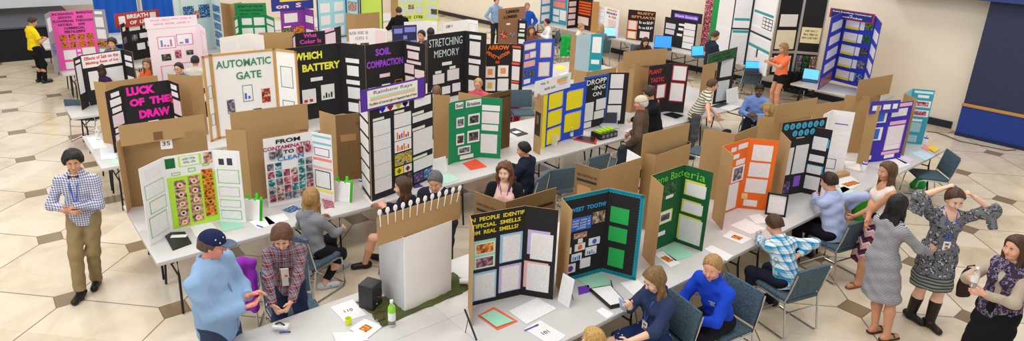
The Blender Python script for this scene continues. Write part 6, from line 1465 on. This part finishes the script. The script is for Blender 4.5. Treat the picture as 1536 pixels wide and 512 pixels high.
# third and fourth row
paper('white sheets at the left end of the third row', [(129, 207), (150, 206), (162, 222), (140, 225)], th=.01)
paper('pale blue printed sheet at the left end of the third row', [(148, 213), (165, 211), (177, 238), (152, 240)], m_=page_mat('e4e8f0'))
paper('mint card at the corner of the third row', [(166, 241), (176, 237), (180, 245), (171, 247)], m_=mat('b8e8cc'))
paper('pink sheet at the third row below the blue board', [(766, 135), (776, 129), (786, 131), (776, 138)], m_=mat('f09ab0'))
paper('white printed sheet at the third row right of the blue board', [(838, 112), (850, 108), (860, 112), (846, 117)])
paper('yellow paper on the third row near the pale blue board', [(831, 101), (841, 98), (850, 102), (838, 106)], m_=mat('f4e04a'))
# bottles
def bottle(label, u, v, h, r, body, capc, z=.743, lie=None, clear=False, liquid=None, neck=.35):
    p = at(u, v, z); o = empty('bottle', p, 0, label, 'bottle')
    prof = [(r*.9, 0), (r, .01), (r, h*.62), (r*.95, h*.72), (r*neck, h*.88), (r*neck, h*.92)]
    mb = MB(); mb.lathe(prof, n=18); mb.build('bottle_body', glass() if clear else mat(body, .35), o, smooth=True)
    if clear: mb = MB(); mb.lathe([(r*1.015, h*.25), (r*1.015, h*.55)], n=18); mb.build('bottle_label', mat(body, .4), o, smooth=True)
    if liquid: mb = MB(); mb.lathe([(r*1.01, h*.56), (r*1.0, h*.7), (r*.8, h*.78)], n=18); mb.build('green_wrap', mat(liquid, .3), o, smooth=True)
    mb = MB(); mb.lathe([(r*neck*1.25, h*.9), (r*neck*1.25, h*.99), (r*neck*.9, h)], n=14) if neck < .6 else mb.lathe([(r*1.02, h*.72), (r*1.02, h*.85), (r*.5, h*.92), (r*.3, h)], n=14)
    mb.build('bottle_cap', mat(capc, .35), o, smooth=True)
    if lie: o.rotation_euler = (PI/2, 0, lie); o.location.z = z + r
    return o
bottle('clear bottle with lime green upper wrap standing beside the black speaker', 588, 489, .27, .035, 'e8ecea', 'f0f0f0', clear=True, liquid='8ad82a')
bottle('white squeeze bottle with blue cap lying on the green cloth', 689, 426, .17, .03, 'f0eef0', '1c3fd0', lie=.95, neck=.9, z=.755)
bottle('white bottle with blue cap between contaminated to clean board and rainbow board', 542, 283, .15, .028, 'f2f2f4', '2a48c0', neck=.9)
bottle('white bottle with purple cap beside the white purple lined board', 1295, 257, .16, .035, 'f2f2f4', '4a3ac0', neck=.9)
bottle('white bottle with blue cap at the foot of the teal board', 1387, 217, .16, .035, 'eef0f4', '2a48c0', neck=.9)
bottle('clear water bottle at the left end of the third row', 147.5, 210, .22, .032, 'e4e8ec', 'e8e8ea', clear=True)
bottle('white bottle with purple cap left of the luck of the draw board', 161, 208, .13, .03, 'f0eef0', '5a3ab0', neck=.9)
bottle('clear water bottle in front of the royal blue board', 857, 208, .2, .03, 'e4e8ec', 'f0f0f4', clear=True)
p_ = botw['root'].matrix_basis @ ((botw['LW'] + botw['RW'])/2 + V3(.07, 0, .03))
ob = bottle('clear plastic bottle held by the woman in beige sleeves', 700, 300, .2, .03, 'e8ecee', 'f4f4f6', clear=True); ob.location = (p_.x, p_.y, p_.z - .02)
# speaker box, cable, cup
def solid_box(name, label, cat, u, v, size, rz, col, z=.743, extra=None):
    p = at(u, v, z); r = empty(name, p, rz, label, cat); sx, sy, sz = size
    mb = MB(); mb.box((-sx/2, -sy/2, 0), (sx/2, sy/2, sz)); mb.build('body', mat(col, .45), r, bevel=min(size)*.06)
    if extra: extra(r, sx, sy, sz)
    return r
def sp_x(r, sx, sy, sz):
    mb = MB(); mb.lathe([(.075, 0), (.07, .006), (.02, -.004)], (0, 0, 0), 20, M=Matrix.Rotation(PI/2, 3, 'X')); mb.build('speaker_cone', mat('2c2a2c', .8), r, (0, -sy/2 - .003, sz*.55))
    mb = MB(); mb.ball((0, 0, 0), .006, 8); mb.build('power_light', mat('e8e8ea'), r, (-.02, -sy/2 - .004, sz*.2))
solid_box('speaker', 'small black speaker box beside the white backed spoon board', 'speaker', 556, 458, (.17, .16, .25), .5, '29262a', extra=sp_x)
mb = MB(); mb.tube([at(u, v, z) for u, v, z in [(566, 446, .9), (578, 446, .95), (584, 455, .86), (578, 466, .76), (565, 468, .755), (559, 474, .752), (566, 483, .752), (577, 478, .752), (574, 470, .755), (563, 473, .755), (562, 480, .755)]], .004, 6)
tag(mb.build('loose_wires', mat('5a2a1a', .5), smooth=True), 'coiled brown wires in front of the black speaker', 'wire')
p_ = at(523, 486, .745); mb = MB(); mb.lathe([(.026, 0), (.032, .06), (.029, .06), (.024, .004)], n=16); o = mb.build('plastic_cup', mat('dce82a', .3), None, p_, smooth=True); tag(o, 'small yellow cup on the sheet numbered 110', 'cup')
# green cloth under the white board
mb = MB(); rnd = random.Random(2); base = [(534, 453), (560, 474), (574, 491), (640, 462), (690, 442), (705, 432), (680, 408), (640, 430), (600, 440)]
C_ = [at(u, v, .744) for u, v in base]; cen = sum(C_, Vector())/len(C_); N = 72; ring = []
for i in range(N):
    t = i/N*len(C_); a = C_[int(t) % len(C_)]; b = C_[(int(t)+1) % len(C_)]; p = a.lerp(b, t % 1); p = p + (p - cen).normalized()*rnd.uniform(-.012, .012); ring.append(p)
for j in range(6):
    for i in range(N):
        def pt(i, j):
            p = cen.lerp(ring[i % N], j/6); return Vector((p.x, p.y, .744 + .006 + .009*math.sin(i*.9 + j)*(j/6)))
        if j == 0: mb.face([pt(i, 0), pt(i, 1), pt(i+1, 1)])
        else: mb.face([pt(i, j), pt(i, j+1), pt(i+1, j+1), pt(i+1, j)])
tag(mb.build('camouflage_cloth', mat('4a5222', .9, bump=.5, scale=30, var=.45), smooth=False), 'rumpled olive green cloth under the white backed spoon board', 'cloth')
# gadget in the boy's hands, pens
p_ = at(421, 489, .79); mb = MB(); mb.box((-.07, -.035, 0), (.07, .035, .03)); r = empty('gadget', (p_.x, p_.y, .77), -.7, 'white hand held gadget in the hands of the boy in plaid', 'gadget'); mb.build('white_case', mat('e8e6e8', .3), r, bevel=.008)
mb = MB(); mb.tube([(-.05, 0, .034), (-.01, .012, .045), (.04, -.01, .036)], .007, 6); mb.build('metal_bracket', mat('3a3a40', .3, .8), r, smooth=True)
def pen(label, a, b, col, z=.752):
    A, B = at(a[0], a[1], z), at(b[0], b[1], z); r = empty('pen', (A + B)/2, 0, label, 'pen'); c = (A + B)/2
    mb = MB(); mb.tube([A - c, (B - c)*.6], .0055, 8); mb.build('barrel', mat(col, .3), r, smooth=True)
    mb = MB(); mb.tube([(B - c)*.6, (B - c)*.95, B - c], [.0065, .006, .002], 8); mb.build('pen_cap', mat('202040' if col != '1c1c20' else '3a3a3a', .3), r, smooth=True)
pen('blue pen beside the sheet numbered 101', (787, 496), (808, 487), '3a3ac0')
pen('blue pen lying in front of the boy in plaid', (419, 499), (436, 498), '2a4ac0')
pen('black pen on the mint form by the ring binder', (916, 421), (919, 432), '1c1c20', z=.76)
pen('blue pen on the sheets left of the long haired girl', (385, 338), (394, 341), '2a3ac0')
mb = MB(); mb.tube([at(697, 464, 1.0) , at(715, 511, .76)], .009, 8); mb.tube([at(702, 480, .9), at(698, 500, .76)], .004, 6)
tag(mb.build('tripod_easel', mat('26262a', .5), smooth=True), 'thin black easel rod leaning left of the yellow lettered board', 'easel')
# phone in the girl's hand
def phone(fr, hand, label, col, tilt=(0, .3, .2), off=(.07, 0, .04)):
    p = fr['root'].matrix_basis @ (fr[hand] + V3(*off)); r = empty('phone', p, fr['root'].rotation_euler.z, label, 'phone'); r.rotation_euler = (tilt[0], tilt[1], r.rotation_euler.z + tilt[2])
    mb = MB(); mb.box((-.005, -.036, -.07), (.005, .036, .07)); mb.build('phone_case', mat(col, .3), r, bevel=.003)
    mb = MB(); mb.box((-.0065, -.031, -.06), (-.005, .031, .06)); mb.build('phone_screen', mat('1c2440', .15), r)
phone(girl, 'RW', 'pale blue phone held up by the girl in the denim blouse', '9ab0d0')
# laptops and monitors
def laptop(label, u, v, face, scr, z=.745, w=.33, h=.22, key='c8cace', lit=.9):
    p = at(u, v, z); r = empty('laptop', p, face*D2R, label, 'laptop')
    mb = MB(); mb.box((-.11, -w/2, 0), (.11, w/2, .018)); mb.build('keyboard_base', mat(key, .35), r, bevel=.004)
    mb = MB(); M_ = Matrix.Translation((-.11, 0, .018)) @ Matrix.Rotation(-.25, 4, 'Y'); mb.box((-.006, -w/2, 0), (.004, w/2, h), M=M_); s_ = mb.build('lid', mat(key, .35), r)
    mb = MB(); mb.box((.004, -w/2 + .012, .012), (.006, w/2 - .012, h - .012), M=M_); mb.build('screen', mat(scr, .2, emit=lit), r)
laptop('open silver tablet laptop in front of the dropping in on board', 914, 190, 232, '3a3a44', lit=.1)
laptop('monitor with bright blue screen left of the purple titled board', 994, 74, 222, '2a78d8', w=.5, h=.36, key='20242c')
laptop('laptop with blue screen right of the purple titled board', 1050, 86, 250, '3a9ae8', w=.4, h=.28, key='20242c')
laptop('laptop with bright blue screen under the wide white poster board', 1131, 110, 222, '3aa0f0', w=.42, h=.26, key='2a3038')
laptop('laptop with blue screen right of the rock sample grid', 1214, 122, 200, '5aa8f0', w=.36, h=.26, key='2a3038')
laptop('small laptop with pale blue screen below the white money board', 914, 56, 225, '7ac0f4', w=.4, h=.28, key='2a3038')
# apparatus
def app_x(r, sx, sy, sz):
    mb = MB(); [mb.box((-sx/2 + .02 + i*sx*.24, -sy*.3, sz), (-sx/2 + .02 + i*sx*.24 + sx*.16, sy*.3, sz + .035)) for i in range(4)]; mb.build('green_block', mat('b0d820', .5), r)
    mb = MB(); [mb.box((-sx/2 + .03 + i*sx*.24, -sy/2 - .004, sz*.3), (-sx/2 + .03 + i*sx*.24 + sx*.14, -sy/2, sz*.8)) for i in range(4)]; mb.build('grey_slot', mat('8a8c90', .4), r)
solid_box('apparatus_box', 'black apparatus box with lime green blocks before the dropping in on board', 'apparatus', 906, 205, (.42, .24, .1), 0, '24242a', extra=app_x)
def bh(label, u, v):
    def x(r, sx, sy, sz):
        mb = MB(); P_ = [(-sx/2 - .01, sz), (0, sz + .06), (sx/2 + .01, sz)]; F_ = [(a, -sy/2 - .01, b) for a, b in P_]; B_ = [(a, sy/2 + .01, b) for a, b in P_]
        mb.face(F_); mb.face(B_[::-1]); mb.face([F_[0], B_[0], B_[1], F_[1]]); mb.face([F_[1], B_[1], B_[2], F_[2]]); mb.face([F_[0], F_[2], B_[2], B_[0]]); mb.build('pitched_roof', mat('c89a5c'), r)
        mb = MB(); mb.lathe([(.022, 0), (.022, .003)], n=16, M=Matrix.Rotation(PI/2, 3, 'X')); mb.build('entry_hole', mat('3a2414'), r, (0, -sy/2 - .001, sz*.6))
    solid_box('birdhouse', label, 'birdhouse', u, v, (.1, .09, .1), -.5, 'd8b074', extra=x)
bh('small wooden birdhouse in front of the plant tastic board, nearer one', 1009, 166); bh('small wooden birdhouse in front of the plant tastic board, right one', 1020, 161)
solid_box('wooden_tray', 'small brown wooden box behind the pale blue shirt', 'box', 1260, 264, (.3, .1, .05), -.2, 'b8905c')
# three purple flasks are printed on the board; green gate model
p_ = at(352, 196, .745); r = empty('gate_model', p_, .18, 'dark green wooden gate model on a round base before the automatic gate board', 'model'); GM = mat('1f6a3a', .6)
for i, z in enumerate((.05, .12, .19)):
    mb = MB(); mb.box((-.05, -.008, z), (.36, .008, z + .022)); mb.build('gate_rail', GM, r)
for x in (-.05, .05, .15, .25, .34):
    mb = MB(); mb.box((x, -.01, .02), (x + .02, .01, .25)); mb.build('gate_bar', GM, r)
mb = MB(); mb.box((.0, -.012, .03), (.02, .012, .3), M=Matrix.Rotation(.95, 4, 'Y')); mb.build('gate_brace', GM, r)
mb = MB(); mb.lathe([(.1, 0), (.1, .012), (.02, .016), (.02, .2)], (-.16, -.03, 0), 20); mb.build('round_base', mat('2aa84a', .4), r, smooth=True)
# ================================================================ chairs, bags, coats
def coat(label, ch, col, h0=.86, h1=.25, w=.5, name='draped_jacket', cat='jacket'):
    M_ = ch.matrix_basis; r = Field((-.48, -.36, h1 - .05), (-.05, .36, h0 + .12), .012)
    r.add(Cone((-.285, -w/2, h0 - .02), (-.285, w/2, h0 - .02), .045, .045), .02)
    for y in [(-.5 + i/6)*(w - .04) for i in range(7)]:
        r.add(Cone((-.3, y, h0 - .02), (-.31, y*1.1, h1 + .04), .05, .045), .04)
    r.add(Cone((-.24, -w*.3, h0 - .05), (-.2, -w*.32, h1 + .3), .035, .03), .03); r.add(Cone((-.24, w*.3, h0 - .05), (-.2, w*.32, h1 + .25), .035, .03), .03)
    x, y, z = r.ax[0][:, None, None], r.ax[1][None, :, None], r.ax[2][None, None, :]
    r.v = r.v + (.012*np.sin(38*y + 5*z) + .004*np.sin(29*z + 12*y) + 0*x).astype(F32)
    V, Q = r.mesh(); o = arr_mesh(name, V, Q, cloth(col), None); o.matrix_basis = M_.copy(); tag(o, label, cat); return o
def cpx(u, v, face, label, z=.45): p = at(u, v, z); return chair(p.x, p.y, face, label)
c1 = cpx(352, 408, 60, 'chair under the purple jacket left of the boy in plaid', .6); coat('bright purple jacket draped over a chair left of the boy in plaid', c1, '8a2aa8', .88, .3)
c2 = cpx(922, 212, 95, 'chair with dark coat behind the printed carton', .85); coat('charcoal coat hanging on a chair behind the printed carton', c2, '28303a')
c3 = cpx(880, 226, 90, 'empty chair left of the chair with the dark coat', .85)
c4 = cpx(1060, 196, 100, 'chair under the black coat below the striped boy', .85); coat('black coat draped over a chair below the striped boy', c4, '171a24')
cpx(1393, 262, 130, 'empty dark chair at the right end of the nearest row')
cpx(784, 168, 240, 'empty chair at the front of the third row')
cpx(832, 248, 75, 'dark folding chair right of the boy in the navy jacket', .8)
c5 = cpx(1122, 122, 50, 'empty chair at the laptop under the wide white board'); c6 = cpx(1188, 130, 40, 'chair under the black bag by the woman in orange'); coat('black coat and bag over a chair by the woman in orange', c6, '1a1a1e', .86, .45)
c7 = cpx(850, 72, 60, 'chair with the green jacket in the far rows'); coat('bright green jacket over a chair in the far rows', c7, '1fae4a')
p_ = at(476, 462, .45); chair(p_.x - .2, p_.y + .1, 265, 'patterned chair beside the boy in plaid at the nearest row')
def bag(name, label, cat, u, v, z, size, col, strap=None):
    p = at(u, v, z); r = empty(name, p, random.random()*3, label, cat); sx, sy, sz = size
    g = Field((-sx, -sy, -.02), (sx, sy, sz*1.3), .012); g.add(Ell((0, 0, sz*.45), (sx*.5, sy*.5, sz*.5)), .02); g.add(Cone((0, 0, sz*.1), (0, 0, sz*.75), sx*.4, sx*.3, (0, 1, 0), sy/sx), .05)
    x, y, z_ = g.ax[0][:, None, None], g.ax[1][None, :, None], g.ax[2][None, None, :]; g.v = g.v + (.006*np.sin(30*x + 20*z_)*np.sin(26*y + 17*z_)).astype(F32); g.clip((0, 0, -1), 0)
    V, Q = g.mesh(); arr_mesh('bag_body', V, Q, cloth(col), r)
    mb = MB(); mb.tube([(-.06, 0, sz*.85), (-.05, 0, sz*1.05), (.05, 0, sz*1.05), (.06, 0, sz*.85)], .008, 6); mb.build('handle', mat(strap or col, .7), r, smooth=True)
    return r
bag('backpack', 'pink and navy backpack on the floor under the third row', 'backpack', 771, 181, 0, (.32, .2, .42), 'd8305a', '1c2440')
cL = cpx(131, 163, 50, 'chair holding the lime green bag at the fourth row', .6); tb = bag('tote_bag', 'lime green bag on the chair beside the woman in the purple coat', 'bag', 128, 160, .3, (.34, .2, .45), 'a8d82a'); tb.location = (cL.location.x, cL.location.y, .467)
bag('handbag', 'dark handbag on the floor under the second row', 'bag', 640, 325, 0, (.36, .2, .28), '3a1c2c')
bag('green_bag', 'green bag on the floor below the empty chair at far right', 'bag', 1376, 281, 0, (.34, .2, .12), '2aa84a')
bag('green_bag', 'bright green bag under the table behind the chevron skirt', 'bag', 1292, 330, 0, (.34, .2, .4), '3fae2a')
bag('handbag', 'dark brown shoulder bag beside the woman in the floral dress', 'bag', 1441, 455, 0, (.2, .1, .36), '3a2420').location = Vector(posew['root'].location) + Vector((.12, -.3, .42))

# writing on the royal blue jumper
def chest_mark(label_):
    fr = [f for l, f in PEOPLE if l.startswith(label_)][0]
    p = fr['P'] + fr['U']*.33*fr['k'] + fr['F']*(fr['cr']*.72 + .02) + fr['Y']*.075
    for i, (t_, sz) in enumerate(((5, .012), (4, .016), (5, .014))):
        me = blurred_text(t_, sz, .07 if i == 0 else .05); me.materials.clear(); me.materials.append(mat('e8ecf4')); o = bpy.data.objects.new('chest_lettering', me); COL.objects.link(o); o.parent = fr['root']
        th = math.atan2(fr['U'].x, fr['U'].z); o.matrix_parent_inverse.identity()
        o.matrix_basis = Matrix.Translation(p - fr['U']*(.021*i) + fr['F']*.006) @ Matrix.Rotation(th, 4, 'Y') @ Matrix.Rotation(PI/2 + .25, 4, 'Z')
chest_mark('boy with sandy hair')
# ---------------------------------------------------------------- light
w = bpy.data.worlds.new('hall_light'); SC.world = w; w.use_nodes = True
bg = w.node_tree.nodes['Background']; bg.inputs[0].default_value = (1, .98, .95, 1); bg.inputs[1].default_value = .5
def area(name, loc, size, power, col=(1, .96, .9), tgt=None):
    d = bpy.data.lights.new(name, 'AREA'); d.shape = 'RECTANGLE'; d.size, d.size_y = size; d.energy = power; d.color = col
    o = bpy.data.objects.new(name, d); COL.objects.link(o); o.location = loc
    if tgt is not None: o.rotation_euler = (Vector(tgt) - Vector(loc)).to_track_quat('-Z', 'Y').to_euler()
    return o
for i, (x, y) in enumerate([(1, -5), (7, -5), (13, -5), (1, 2), (7, 2), (13, 2), (1, 9), (7, 9), (13, 9), (4, 15), (12, 15)]):
    area('hall_ceiling_light', (x, y, 7.5), (2.4, 1.2), 95)
area('skylight', (-6, -2, 9), (6, 10), 420, (.95, .98, 1), (4, 2, 0))
SC.view_settings.exposure = 0.5
